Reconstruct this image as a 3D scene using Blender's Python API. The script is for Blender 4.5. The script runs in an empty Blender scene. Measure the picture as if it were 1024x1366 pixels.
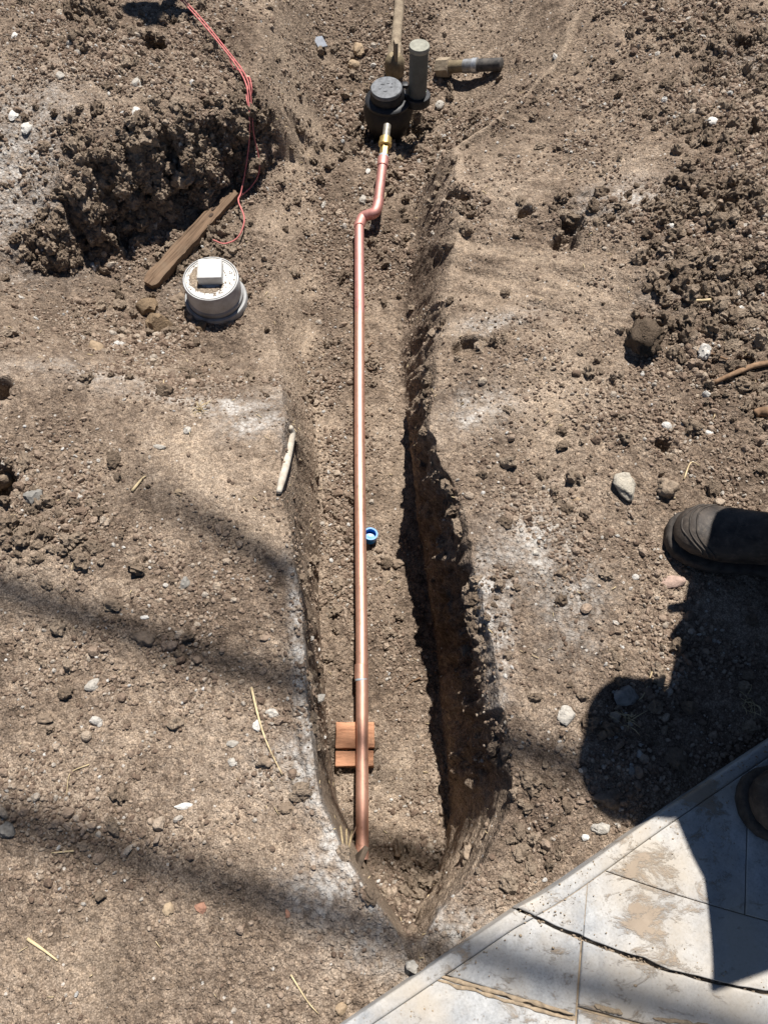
import bpy, bmesh, math, random
import numpy as np
from mathutils import Vector, Matrix, Euler, noise as mnoise
from mathutils.bvhtree import BVHTree

random.seed(7)
rng = np.random.default_rng(7)
SC = bpy.context.scene
COL = SC.collection

# ------------------------------------------------------------------ camera, sky, sun, exposure
CAM_H = 1.40
DEP = math.radians(64.0)          # camera looks this far below the horizon
FPX = 987.0                       # focal length in photo pixels (1024 x 1366)
cam = bpy.data.cameras.new('camera')
cam.sensor_fit = 'VERTICAL'
cam.angle_y = 2*math.atan(683/FPX)
cam.clip_start = 0.02
cam.clip_end = 400
camo = bpy.data.objects.new('camera', cam)
camo.location = (0, 0, CAM_H)
camo.rotation_euler = (math.pi/2-DEP, 0, 0)
COL.objects.link(camo)
SC.camera = camo

SUN_EL = math.radians(64)
SUN_AZ = math.radians(17)         # clockwise from +Y towards +X
world = bpy.data.worlds.new('World')
SC.world = world
world.use_nodes = True
wn = world.node_tree
sky = wn.nodes.new('ShaderNodeTexSky')
sky.sky_type = 'NISHITA'
sky.sun_disc = False
sky.sun_elevation = SUN_EL
sky.sun_rotation = SUN_AZ
sky.altitude = 1200
sky.air_density = .7
sky.dust_density = .2
bg = wn.nodes['Background']
bg.inputs['Strength'].default_value = 0.05
wn.links.new(sky.outputs[0], bg.inputs['Color'])
sun = bpy.data.lights.new('sun', 'SUN')
sun.energy = 5.0
sun.angle = math.radians(0.53)
sun.color = (1.0, 0.965, 0.92)
suno = bpy.data.objects.new('sun', sun)
SDIR = Vector((math.cos(SUN_EL)*math.sin(SUN_AZ), math.cos(SUN_EL)*math.cos(SUN_AZ), math.sin(SUN_EL)))
suno.rotation_euler = SDIR.to_track_quat('Z', 'Y').to_euler()
suno.location = SDIR*20
COL.objects.link(suno)
SC.view_settings.view_transform = 'Standard'
SC.view_settings.look = 'None'
SC.view_settings.gamma = 1
SC.view_settings.exposure = 0.55
SC.view_settings.use_curve_mapping = False
SC.render.engine = 'CYCLES'
SC.cycles.max_bounces = 4
SC.cycles.diffuse_bounces = 1
SC.cycles.glossy_bounces = 2
SC.cycles.use_denoising = True

# ------------------------------------------------------------------ measuring helpers
SD, CD = math.sin(DEP), math.cos(DEP)
def ray(px, py):
    a = (px-512)/FPX
    b = (683-py)/FPX
    return Vector((a, CD+b*SD, -SD+b*CD))
def P(px, py, z=0.0):
    """point of the place at height z that the photo shows at this pixel"""
    d = ray(px, py)
    t = (z-CAM_H)/d.z
    return Vector((d.x*t, d.y*t, z))
def pxm(p):
    """photo pixels per metre at point p"""
    return FPX/((p[1])*CD+(CAM_H-p[2])*SD)

# ------------------------------------------------------------------ numpy noise
_perm = rng.permutation(256).astype(np.int64)
_perm = np.concatenate([_perm, _perm, _perm])
_ang = rng.random(256)*2*np.pi
_gx, _gy = np.cos(_ang), np.sin(_ang)
_g3 = rng.normal(size=(256, 3)); _g3 /= np.linalg.norm(_g3, axis=1)[:, None]
def fade(t): return t*t*t*(t*(t*6-15)+10)
def pn2(x, y):
    xi = np.floor(x).astype(np.int64); yi = np.floor(y).astype(np.int64)
    fx = x-xi; fy = y-yi; xi &= 255; yi &= 255
    u = fade(fx); v = fade(fy)
    def g(ix, iy, dx, dy):
        h = _perm[(_perm[ix & 255]+iy) & 255]
        return _gx[h]*dx+_gy[h]*dy
    a = g(xi, yi, fx, fy); b = g(xi+1, yi, fx-1, fy)
    c = g(xi, yi+1, fx, fy-1); d = g(xi+1, yi+1, fx-1, fy-1)
    return ((a*(1-u)+b*u)*(1-v)+(c*(1-u)+d*u)*v)*1.5
def pn3(x, y, z):
    xi = np.floor(x).astype(np.int64); yi = np.floor(y).astype(np.int64); zi = np.floor(z).astype(np.int64)
    fx = x-xi; fy = y-yi; fz = z-zi
    u = fade(fx); v = fade(fy); w = fade(fz)
    out = 0
    for i in (0, 1):
        for j in (0, 1):
            for k in (0, 1):
                h = _perm[(_perm[(_perm[(xi+i) & 255]+yi+j) & 255]+zi+k) & 255]
                gg = _g3[h]
                out = out+(u if i else 1-u)*(v if j else 1-v)*(w if k else 1-w)*(gg[..., 0]*(fx-i)+gg[..., 1]*(fy-j)+gg[..., 2]*(fz-k))
    return out*1.5
def worley2(x, y):
    xi = np.floor(x).astype(np.int64); yi = np.floor(y).astype(np.int64)
    f1 = np.full(x.shape, 9.0); f2 = np.full(x.shape, 9.0)
    for i in (-1, 0, 1):
        for j in (-1, 0, 1):
            cx, cy = xi+i, yi+j
            h = _perm[(_perm[cx & 255]+cy) & 255]
            h2 = _perm[h+101]
            d = np.hypot(cx+h/256.0-x, cy+h2/256.0-y)
            f2 = np.where(d < f1, f1, np.minimum(f2, d)); f1 = np.minimum(f1, d)
    return f1, f2
def sstep(a, b, x):
    t = np.clip((x-a)/(b-a), 0, 1)
    return t*t*(3-2*t)

# ------------------------------------------------------------------ the lie of the land
def poly(pts):
    w = sorted([(P(*p).y, P(*p).x, p[2]) for p in pts])
    a = np.array(w)
    return a[:, 0], a[:, 1], a[:, 2]
RIM_L = poly([(372, -60, .02), (365, 20, .0), (345, 120, -.02), (340, 220, -.08), (350, 320, -.18), (362, 420, -.2), (372, 500, -.18), (382, 560, -.06),
              (374, 650, 0), (392, 760, 0), (410, 830, 0), (412, 950, 0), (426, 1060, 0), (458, 1140, 0), (530, 1244, 0), (560, 1330, 0), (570, 1500, 0)])
BOT_L = poly([(445, -60, -.08), (432, 60, -.18), (440, 200, -.27), (418, 330, -.28), (405, 470, -.31), (420, 560, -.34), (426, 680, -.36), (427, 760, -.38), (427, 830, -.40),
              (434, 950, -.42), (450, 1070, -.44), (476, 1130, -.44), (508, 1190, -.43), (531, 1224, -.41), (541, 1240, -.3), (565, 1330, 0), (575, 1500, 0)])
RIM_R = poly([(800, -60, .02), (770, 20, -.02), (740, 100, -.08), (650, 175, -.10), (608, 214, -.13), (608, 260, -.125), (610, 330, -.10), (600, 420, -.07), (577, 490, -.03),
              (580, 570, 0), (604, 650, 0), (632, 740, 0), (652, 830, 0), (670, 930, 0), (686, 1010, 0), (682, 1080, 0), (640, 1165, 0), (556, 1246, 0), (580, 1330, 0), (590, 1500, 0)])
BOT_R = poly([(660, -60, -.08), (640, 30, -.13), (600, 110, -.21), (572, 170, -.25), (556, 220, -.27), (546, 300, -.28), (536, 400, -.3), (532, 480, -.32),
              (544, 560, -.34), (560, 700, -.37), (577, 830, -.40), (592, 960, -.42), (600, 1080, -.44), (592, 1130, -.43), (572, 1190, -.41), (551, 1224, -.40), (545, 1240, -.3), (575, 1330, 0), (585, 1500, 0)])
FLOOR = poly([(500, -60, -.06), (500, 30, -.14), (500, 100, -.21), (500, 200, -.265), (480, 300, -.285), (480, 450, -.315), (480, 600, -.345), (480, 800, -.395), (480, 950, -.425),
              (490, 1080, -.445), (500, 1150, -.445), (520, 1190, -.44), (535, 1222, -.42), (543, 1238, -.32), (547, 1248, -.06), (560, 1330, 0), (560, 1500, 0)])
_k = FLOOR[0] > -.068
FLOOR = (np.r_[-3., -.105, -.096, -.086, -.078, FLOOR[0][_k]], None, np.r_[0., 0., -.06, -.36, -.41, FLOOR[2][_k]])
LAND_PTS = [
    (0, 1366, 0), (200, 1200, 0), (300, 1000, 0), (100, 900, .01), (0, 700, .045), (200, 680, .02), (350, 640, .005), (100, 560, .02), (0, 540, .05), (300, 575, 0), (410, 900, .0),
    (420, 1100, -.0), (350, 1250, 0), (480, 1300, -.01), (390, 800, .005), (370, 600, -.01),
    (225, 535, -.005), (330, 550, -.02), (130, 500, .005), (40, 470, .02), (-150, 500, .04), (-200, 900, .02), (-100, 1300, 0),
    (130, 445, -.15), (55, 425, -.055), (200, 400, -.19), (290, 430, -.2), (350, 400, -.205), (250, 480, -.16), (340, 500, -.165), (365, 470, -.19),
    (160, 350, -.18), (240, 310, -.2), (320, 270, -.18), (-60, 420, .0),
    (700, 600, 0), (900, 600, .01), (1000, 700, 0), (800, 900, 0), (900, 1000, -.01), (720, 1100, -.02), (800, 1060, -.02), (700, 1170, -.025), (600, 1265, -.02), (1000, 950, -.01),
    (640, 700, .0), (660, 850, .0), (690, 980, .0), (600, 580, .0), (640, 500, .0),
    (615, 340, -.09), (640, 300, -.07), (700, 420, -.005), (800, 350, .03), (900, 350, .075), (1000, 300, .11), (1000, 450, .06), (850, 480, .02), (650, 245, -.075), (605, 420, -.06), (750, 230, -.03),
    (850, 150, .02), (950, 100, .06), (1024, 0, .08), (800, 40, .0), (720, 150, -.07), (760, 60, -.03), (1150, 300, .1), (1150, 700, .0), (700, -60, .0),
    (560, 1366, -.03), (900, 1366, -.03), (1200, 1100, -.03), (800, 1250, -.03)]
BANK_PTS = [(0, 0, .09), (150, 40, .09), (330, 20, .03), (0, 150, .08), (120, 170, .07), (250, 130, .07), (330, 130, .02), (-200, 200, .1), (0, 310, -.035), (60, 285, -.025), (-100, 330, -.01), (100, 250, .02), (320, 190, .0), (-200, 0, .1), (345, 80, .02), (200, -60, .08)]
def tps_fit(pts):
    w = np.array([tuple(P(*p)) for p in pts])
    n = len(w)
    d = np.hypot(w[:, None, 0]-w[None, :, 0], w[:, None, 1]-w[None, :, 1])
    K = np.where(d > 0, d*d*np.log(np.maximum(d, 1e-9)), 0)+np.eye(n)*2e-3
    Q = np.c_[np.ones(n), w[:, :2]]
    A = np.block([[K, Q], [Q.T, np.zeros((3, 3))]])
    sol = np.linalg.solve(A, np.r_[w[:, 2], np.zeros(3)])
    return w[:, :2], sol
def tps(fit, x, y):
    c, s = fit
    x = np.clip(x, -1.7, 1.7); y = np.clip(y, -.45, 2.9)
    out = s[-3]+s[-2]*x+s[-1]*y
    for i in range(len(c)):
        d2 = (x-c[i, 0])**2+(y-c[i, 1])**2
        out = out+s[i]*.5*d2*np.log(np.maximum(d2, 1e-12))
    return out
LAND, BANK = tps_fit(LAND_PTS), tps_fit(BANK_PTS)
_b = np.array(sorted([(P(*p).x, P(*p).y) for p in [(-400, 470, -.02), (-120, 420, -.03), (0, 372, -.06), (60, 352, -.12), (130, 338, -.18), (200, 308, -.19), (290, 262, -.19), (335, 238, -.19), (400, 200, -.2)]]))
def bank_y(x):
    return np.interp(x, _b[:, 0], _b[:, 1])+.018*pn2(x*6, x*0+3.3)+.012*pn2(x*17, x*0+8.1)

def blobs(x, y, lst, warp=.05):
    """soft patches given as (photo x, y, half width px, half height px, strength)"""
    out = np.zeros_like(x)
    wx = x+warp*pn2(x*7+5, y*7)+.4*warp*pn2(x*22, y*22+9)
    wy = y+warp*pn2(x*7, y*7+15)+.4*warp*pn2(x*22+4, y*22)
    for px, py, rx, ry, s in lst:
        c = P(px, py, 0); k = pxm(c)
        fs = max(.45, -ray(px, py).normalized().z)
        d2 = ((wx-c.x)/(rx/k))**2+((wy-c.y)/(ry/k/fs))**2
        out = np.maximum(out, s*np.exp(-d2*.9))
    return out
ROUGH = [(960, 380, 110, 190, 1), (960, 120, 120, 110, .9), (200, 240, 150, 80, 1), (60, 700, 90, 60, .6), (720, 1090, 40, 60, .7), (620, 245, 40, 30, .8), (740, 290, 60, 30, .7),
         (520, 90, 110, 80, .5), (620, 460, 40, 22, .6), (150, 80, 150, 60, .6), (550, 1165, 50, 40, 1), (520, 1120, 30, 30, .5), (660, 800, 25, 150, .6)]
DUST = [(416, 800, 11, 50, 1), (412, 900, 12, 70, 1), (412, 1000, 20, 70, 1), (425, 1100, 20, 60, 1), (440, 1190, 40, 35, .9), (520, 1270, 60, 25, .6), (660, 810, 16, 70, .9), (650, 900, 14, 40, .6), (720, 730, 50, 50, .75),
        (760, 800, 40, 50, .5), (310, 535, 50, 14, .9), (350, 560, 40, 14, .8), (230, 525, 60, 9, .55), (25, 235, 60, 60, .7), (60, 190, 60, 40, .4), (380, 1020, 40, 40, .45), (830, 280, 45, 18, .6), (640, 545, 40, 25, .6), (660, 420, 40, 10, .5),
        (160, 500, 120, 14, .4), (610, 1250, 40, 30, .6), (880, 400, 30, 30, .3), (1000, 120, 40, 15, .5), (390, 590, 14, 30, .6), (230, 300, 40, 30, .2), (380, 500, 60, 30, .3)]
CLAY = [(385, 120, 35, 110, 1), (385, 320, 40, 110, 1), (400, 440, 30, 80, .7), (600, 440, 50, 50, .9), (700, 380, 110, 40, .7), (620, 215, 60, 14, .9), (720, 170, 120, 16, .7), (820, 60, 120, 30, .7), (250, 620, 110, 60, .7), (350, 690, 60, 60, .7),
        (700, 560, 70, 50, .8), (760, 500, 60, 40, .5), (300, 1150, 140, 60, .5), (120, 1280, 140, 60, .6), (250, 920, 120, 30, .5), (130, 980, 120, 40, .5), (520, 660, 20, 180, .5), (540, 1010, 40, 80, .5), (60, 390, 60, 30, .5), (110, 130, 80, 60, .3), (640, 30, 60, 30, .5)]

NL, NWL, NF, NWR, NR = 205, 44, 70, 76, 205
v_in = [-.34]
while v_in[-1] < 2.75:
    v_in.append(v_in[-1]+.0031+.0013*max(0, v_in[-1]))
v_in = np.array(v_in)
def grow(start, step, end):
    o = []; x = start
    while x < end:
        step *= 1.35; x += step; o.append(min(x, end))
    return np.array(o)
lo = grow(0, .006, 60.); hi = grow(0, .008, 90.)
V = np.concatenate([v_in[0]-lo[::-1], v_in, v_in[-1]+hi])
xl, xlb, xrb, xr = [np.interp(V, q[0], q[1]) for q in (RIM_L, BOT_L, BOT_R, RIM_R)]
_w = sstep(.05, .35, V)
_z = np.zeros_like(V)
xr = xr+_w*(.014*pn2(V*5, _z+1.5)+.010*pn2(V*13, _z+4.5)+.006*pn2(V*31, _z+7.5))
xl = xl+_w*(.008*pn2(V*6, _z+11.5)+.006*pn2(V*15, _z+14.5))
xrb = xrb+_w*(.006*pn2(V*9, _z+21.5)); xlb = xlb+_w*(.006*pn2(V*9, _z+24.5))
xl = np.minimum(xl, xlb-.012); xr = np.maximum(xr, xrb+.012)
W = .52*(.438*np.clip(V, -.34, 2.75)+1.27)+.2
ox = grow(0, .008, 60.)
cols = []; tt = []; zone = []
for x in ox[::-1]: cols.append(-W-x); tt.append(0); zone.append(0)
for i in range(NL): cols.append(-W+(xl+W)*(i/NL)); tt.append(0); zone.append(0)
for i in range(NWL): cols.append(xl+(xlb-xl)*(i/NWL)); tt.append(i/NWL); zone.append(1)
for i in range(NF): cols.append(xlb+(xrb-xlb)*(i/NF)); tt.append(1); zone.append(2)
for i in range(NWR): cols.append(xrb+(xr-xrb)*(i/NWR)); tt.append(1-i/NWR); zone.append(3)
for i in range(NR+1): cols.append(xr+(W-xr)*(i/NR)); tt.append(0); zone.append(4)
for x in ox: cols.append(W+x); tt.append(0); zone.append(4)
X = np.array(cols).T.copy()                      # rows x cols
NV, NU = X.shape
Y = np.repeat(V[:, None], NU, 1)
T = np.repeat(np.array(tt)[None], NV, 0)
ZN = np.repeat(np.array(zone)[None], NV, 0)
# rows crowd together along the cut face of the bank
by = bank_y(X)
kf = .78*(1-sstep(-.06, .02, X-xl[:, None]))
du = Y-by
Y = Y-kf*du*np.exp(-(du/.13)**2)
land = tps(LAND, X, Y)
bank = tps(BANK, X, Y)
du = Y-by
wz = .05
crag = .05*pn2(X*7, Y*7+2)+.04*pn2(X*15, Y*15)+.02*pn2(X*34, Y*34+5)
fb = sstep(-wz, wz, du+crag-.02)*(1-sstep(.25, .5, X-xl[:, None]))
land = land*(1-fb)+bank*fb
FACE = np.exp(-((du-.01)/.07)**2)*(X < xl[:, None]+.02)*sstep(.02, .12, bank-tps(LAND, X, np.minimum(Y, by-.02)))
far = np.maximum(np.maximum(np.abs(X)-W[:, None]-.1, 0), np.maximum(V[:, None]-2.8, -.4-V[:, None]))
land = land*np.exp(-np.maximum(far, 0)*.7)
floor = np.interp(Y, FLOOR[0], FLOOR[2])
tl = T
S = .55*T+.45*sstep(0, 1, T)
S = np.where((ZN == 3) & (Y > 1.0), S*(1-sstep(1.0, 1.3, Y))+sstep(0, 1, T)**1.3*sstep(1.0, 1.3, Y), S)
Z = land*(1-S)+floor*S
R = blobs(X, Y, ROUGH)
C = blobs(X, Y, CLAY)
D = blobs(X, Y, DUST, .035)
R = np.clip(R+.35*pn2(X*5, Y*5+7), 0, 1)
C = np.clip(C*(.75+.9*pn2(X*9, Y*9)), 0, 1)
C = np.where((ZN == 1) & (Y < 1.3), np.maximum(C, .55*np.clip(6*T*(1-T), 0, 1)), C)
tipw = (np.clip(6*T*(1-T), 0, 1)*(1-sstep(.12, .2, Y))*(Y > -.13))
C = np.maximum(C, .65*tipw); R = R*(1-tipw); R = np.maximum(R, (T >= .98)*(Y < .06)*(Y > -.1)*.9)
gate = np.exp(-np.maximum(far, 0)*.5)
rough = (.45+1.5*R)*(1-.45*C)
Z = Z+gate*(.010*pn2(X*3.1, Y*3.1)+rough*(.006*pn2(X*8, Y*8)+.0042*pn2(X*19, Y*19)+.0028*pn2(X*43, Y*43+3)+.0018*pn2(X*95+2, Y*95)))
# lumps where the soil is loose
f1, f2 = worley2(X*26+.8*pn2(X*20, Y*20), Y*26)
Z = Z+gate*R*.016*np.clip(.55-f1, 0, 1)
f1, f2 = worley2(X*60, Y*60+3)
Z = Z+gate*(.25+.75*R)*(1-.6*C)*.0065*np.clip(.6-f1, 0, 1)
# scrape marks left by the digging bucket on the bank beside the trench
sx = (X*.80-Y*.60); sy = (X*.60+Y*.80)
lipd = X-np.interp(Y, RIM_R[0], RIM_R[1])
lip = np.exp(-((lipd+.012*pn2(X*9, Y*9))/.022)**2)*sstep(1.25, 1.5, Y)*(1-sstep(2.3, 2.6, Y))
Z = Z+.018*lip
C = np.maximum(C, lip*.8)
sc = blobs(X, Y, [(700, 330, 190, 120, 1), (720, 110, 130, 60, .7)])
Z = Z+sc*(.010*pn2(sx*3, sy*17)+.006*pn2(sx*5, sy*38)+.003*pn2(sx*8, sy*80))
C = np.clip(np.maximum(C, sc*np.clip(1.6*pn2(sx*3+4, sy*15)+.9*pn2(sx*6, sy*42), 0, .9)), 0, 1)
lipl = np.exp(-((X-xl[:, None]+.010+.006*pn2(X*14, Y*14))/.013)**2)*sstep(-.10, -.04, Y)*(1-sstep(.50, .62, Y))
Z = Z+.007*lipl*(1+.8*pn2(X*40, Y*40))
D = np.maximum(D*.85, lipl*(.75+.5*pn2(X*18, Y*18)))
# holes and dark hollows
for px, py, r, dep in [(604, 258, .018, .05), (616, 266, .02, .055), (703, 268, .022, .05), (755, 318, .03, .05), (625, 455, .035, .035), (975, 92, .03, .06), (985, 215, .022, .04), (8, 535, .03, .06), (2, 660, .045, .08), (225, 125, .035, .06),
                       (978, 500, .02, .02), (540, 176, .075, .06), (500, 178, .06, .05), (880, 600, .02, .03), (585, 320, .015, .03), (765, 300, .03, .04)]:
    c = P(px, py, -.27 if py in (176, 178) else -.08 if px < 660 and py < 340 else 0)
    q = np.hypot(X-c.x+.3*r*pn2(X*40, Y*40), Y-c.y+.3*r*pn2(X*40+9, Y*40))
    Z = Z-dep*(1-sstep(r*.6, r*1.25, q))
# the steep faces are broken up sideways as well
wall = np.clip(4*T*(1-T), 0, 1)
steep = wall*(sstep(.06, .2, land-floor))*(1-.72*sstep(1.1, 1.4, Y))*(Y < 1.9)*(1-.8*(ZN == 1)*(Y > 1.1))
n1 = pn3(X*9, Y*9, Z*9); n2 = pn3(X*12, Y*19, Z*5); n3 = pn3(X*50, Y*80, Z*20)
DX = steep*(1-.75*tipw)*(.026*n1+.042*np.abs(n2)-.015+.015*n3)*np.where(ZN == 1, .25, 1.0)
X = X+DX
Z = Z+steep*np.where(ZN == 1, .35, 1.0)*(.012*pn3(X*30, Y*30, Z*30)+.006*pn3(X*70, Y*70, Z*70))
X = X+tipw*(ZN == 3)*.010*pn3(X*6, Y*6, Z*38)
fm = FACE*gate
m1 = pn3(X*11, Y*11, Z*11); m2 = pn3(X*27, Y*27, Z*27); m3 = pn3(X*60, Y*60, Z*60)
Y = Y+fm*(.075*m1-.05*np.abs(m2)+.025*m2+.016*m3)
X = X+fm*(.03*pn3(X*13+7, Y*13, Z*13)+.014*pn3(X*33+7, Y*33, Z*33))
Z = Z+fm*(.03*m1+.03*m2+.014*m3)
D = D*(1-sstep(.04, .22, T)*(Y < 1.2))
D = np.clip(D*(1.0+.9*pn2(X*30, Y*30)+.6*pn2(X*80, Y*80)), 0, 1)

def grid_mesh(name, X, Y, Z):
    nv, nu = X.shape
    me = bpy.data.meshes.new(name)
    co = np.stack([X, Y, Z], -1).reshape(-1, 3).astype(np.float32)
    i = np.arange(nv*nu).reshape(nv, nu)
    q = np.stack([i[:-1, :-1], i[:-1, 1:], i[1:, 1:], i[1:, :-1]], -1).reshape(-1, 4)
    me.vertices.add(len(co)); me.vertices.foreach_set('co', co.ravel())
    me.loops.add(q.size); me.loops.foreach_set('vertex_index', q.ravel().astype(np.int32))
    me.polygons.add(len(q)); me.polygons.foreach_set('loop_start', np.arange(0, q.size, 4, dtype=np.int32))
    me.polygons.foreach_set('use_smooth', np.ones(len(q), dtype=bool))
    me.update(calc_edges=True)
    return me, co, q
gme, GCO, GQ = grid_mesh('ground', X, Y, Z)
for nm, arr in (('dust', D), ('clay', C), ('rough', R)):
    at = gme.attributes.new(nm, 'FLOAT', 'POINT')
    at.data.foreach_set('value', arr.ravel().astype(np.float32))
ground = bpy.data.objects.new('ground', gme)
COL.objects.link(ground)
ground['kind'] = 'structure'
ground['label'] = 'brown stony soil dug open by a narrow trench'
_keep = (np.abs(GCO[GQ[:, 0], 0]) < 2.2) & (np.abs(GCO[GQ[:, 0], 1]-1.2) < 2.2)
BVH = BVHTree.FromPolygons([Vector(c) for c in GCO.tolist()], GQ[_keep].tolist())
CAMP = Vector((0, 0, CAM_H))
def hit(px, py):
    r = BVH.ray_cast(CAMP, ray(px, py).normalized())
    return r[0] if r[0] is not None else P(px, py, 0)
def gz(x, y, top=.5):
    r = BVH.ray_cast(Vector((x, y, top)), Vector((0, 0, -1)))
    return r[0].z if r[0] is not None else 0.0

# ------------------------------------------------------------------ materials
def mat(name):
    m = bpy.data.materials.new(name); m.use_nodes = True
    nt = m.node_tree
    return m, nt, nt.nodes['Principled BSDF']
def N(nt, t, **kw):
    n = nt.nodes.new(t)
    for k, v in kw.items(): setattr(n, k, v)
    return n
def coords(nt, kind='Object'):
    return N(nt, 'ShaderNodeTexCoord').outputs[kind]
def noise_n(nt, vec, scale, detail=6, rough=.6, dist=0):
    n = N(nt, 'ShaderNodeTexNoise')
    n.inputs['Scale'].default_value = scale; n.inputs['Detail'].default_value = detail
    n.inputs['Roughness'].default_value = rough; n.inputs['Distortion'].default_value = dist
    if vec is not None: nt.links.new(vec, n.inputs['Vector'])
    return n.outputs['Fac']
def ramp(nt, fac, stops, interp='LINEAR'):
    r = N(nt, 'ShaderNodeValToRGB'); cr = r.color_ramp; cr.interpolation = interp
    while len(cr.elements) < len(stops): cr.elements.new(.5)
    for e, (p, c) in zip(cr.elements, stops):
        e.position = p; e.color = (*c, 1) if len(c) == 3 else c
    nt.links.new(fac, r.inputs['Fac'])
    return r.outputs['Color']
def mixc(nt, fac, a, b, blend='MIX'):
    n = N(nt, 'ShaderNodeMix', data_type='RGBA', blend_type=blend)
    for sock, v in ((n.inputs['Factor'], fac), (n.inputs['A'], a), (n.inputs['B'], b)):
        pass
    ins = {'f': n.inputs[0], 'a': n.inputs[6], 'b': n.inputs[7]}
    for k, v in (('f', fac), ('a', a), ('b', b)):
        if isinstance(v, (int, float)): ins[k].default_value = v
        elif isinstance(v, tuple): ins[k].default_value = (*v, 1) if len(v) == 3 else v
        else: nt.links.new(v, ins[k])
    return n.outputs[2]
def mth(nt, op, a, b=0.0, c=None, clamp=False):
    n = N(nt, 'ShaderNodeMath', operation=op, use_clamp=clamp)
    for i, v in enumerate((a, b, c)):
        if v is None: continue
        if isinstance(v, (int, float)): n.inputs[i].default_value = v
        else: nt.links.new(v, n.inputs[i])
    return n.outputs[0]
def bump(nt, h, strength, dist, prev=None):
    b = N(nt, 'ShaderNodeBump'); b.inputs['Strength'].default_value = strength; b.inputs['Distance'].default_value = dist
    nt.links.new(h, b.inputs['Height'])
    if prev is not None: nt.links.new(prev, b.inputs['Normal'])
    return b.outputs['Normal']
def voro(nt, vec, scale, feature='F1', rnd=1.0):
    n = N(nt, 'ShaderNodeTexVoronoi', feature=feature)
    n.inputs['Scale'].default_value = scale; n.inputs['Randomness'].default_value = rnd
    nt.links.new(vec, n.inputs['Vector'])
    return n

SOIL_D, SOIL_M, SOIL_L = (.108, .080, .060), (.262, .200, .150), (.440, .350, .268)
CLAYC = (.330, .240, .150)
DUSTC = (.46, .435, .395)
def soil_material():
    m, nt, b = mat('soil')
    v = coords(nt, 'Object')
    a = {k: N(nt, 'ShaderNodeAttribute', attribute_name=k).outputs['Fac'] for k in ('dust', 'clay', 'rough')}
    big = noise_n(nt, v, 3.2, 4, .62)
    mid = noise_n(nt, v, 38, 4, .65)
    fine = noise_n(nt, v, 210, 2, .7)
    col = ramp(nt, mth(nt, 'ADD', mth(nt, 'MULTIPLY', mid, .45), mth(nt, 'MULTIPLY', big, .55)), [(.37, SOIL_D), (.49, SOIL_M), (.61, SOIL_L)])
    col = mixc(nt, mth(nt, 'MULTIPLY', a['clay'], .75), col, mixc(nt, fine, (.36, .278, .203), (.525, .423, .322)))
    col = mixc(nt, mth(nt, 'MULTIPLY', a['rough'], .65), col, (.175, .128, .096))
    # fine grain: light and dark sand, white flecks
    grain = voro(nt, v, 330)
    gcol = ramp(nt, N(nt, 'ShaderNodeSeparateColor').outputs[0] if False else grain.outputs['Distance'], [(.0, (1.4, 1.38, 1.36)), (.3, (1, 1, 1)), (.7, (.5, .48, .46))])
    col = mixc(nt, .8, col, gcol, 'MULTIPLY')
    tone = voro(nt, v, 150)
    sp = N(nt, 'ShaderNodeSeparateColor'); nt.links.new(tone.outputs['Color'], sp.inputs[0])
    col = mixc(nt, .9, col, ramp(nt, sp.outputs[0], [(0, (.72, .70, .68)), (.5, (1, 1, 1)), (1, (1.28, 1.25, 1.2))]), 'MULTIPLY')
    fleck = mth(nt, 'MULTIPLY', mth(nt, 'GREATER_THAN', sp.outputs[1], .988), mth(nt, 'LESS_THAN', tone.outputs['Distance'], .42))
    col = mixc(nt, mth(nt, 'MULTIPLY', fleck, .7), col, (.60, .56, .50))
    cav = voro(nt, v, 120)
    dn = mth(nt, 'MULTIPLY', mth(nt, 'MULTIPLY', a['dust'], mth(nt, 'MULTIPLY_ADD', cav.outputs['Distance'], -1.5, 1.65)), mth(nt, 'MULTIPLY_ADD', mid, 3.2, -.45, clamp=True), clamp=True)
    col = mixc(nt, mth(nt, 'MULTIPLY', dn, .8), col, mixc(nt, fine, (.50, .465, .42), (.68, .65, .60)))
    nt.links.new(col, b.inputs['Base Color'])
    b.inputs['Roughness'].default_value = 1; b.inputs['Specular IOR Level'].default_value = .08
    keep_ = mth(nt, 'MULTIPLY_ADD', a['clay'], -.62, 1.0)
    n = bump(nt, noise_n(nt, v, 75, 4, .72), 1.0, .009)
    nt.links.new(keep_, n.node.inputs['Strength'])
    g1 = voro(nt, v, 120)
    n = bump(nt, mth(nt, 'SUBTRACT', 1.0, g1.outputs['Distance']), .75, .005, n)
    nt.links.new(mth(nt, 'MULTIPLY', keep_, .7), n.node.inputs['Strength'])
    g2 = voro(nt, v, 300)
    n = bump(nt, mth(nt, 'SUBTRACT', 1.0, g2.outputs['Distance']), .5, .003, n)
    nt.links.new(n, b.inputs['Normal'])
    return m
M_SOIL = soil_material()
gme.materials.append(M_SOIL)

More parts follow.
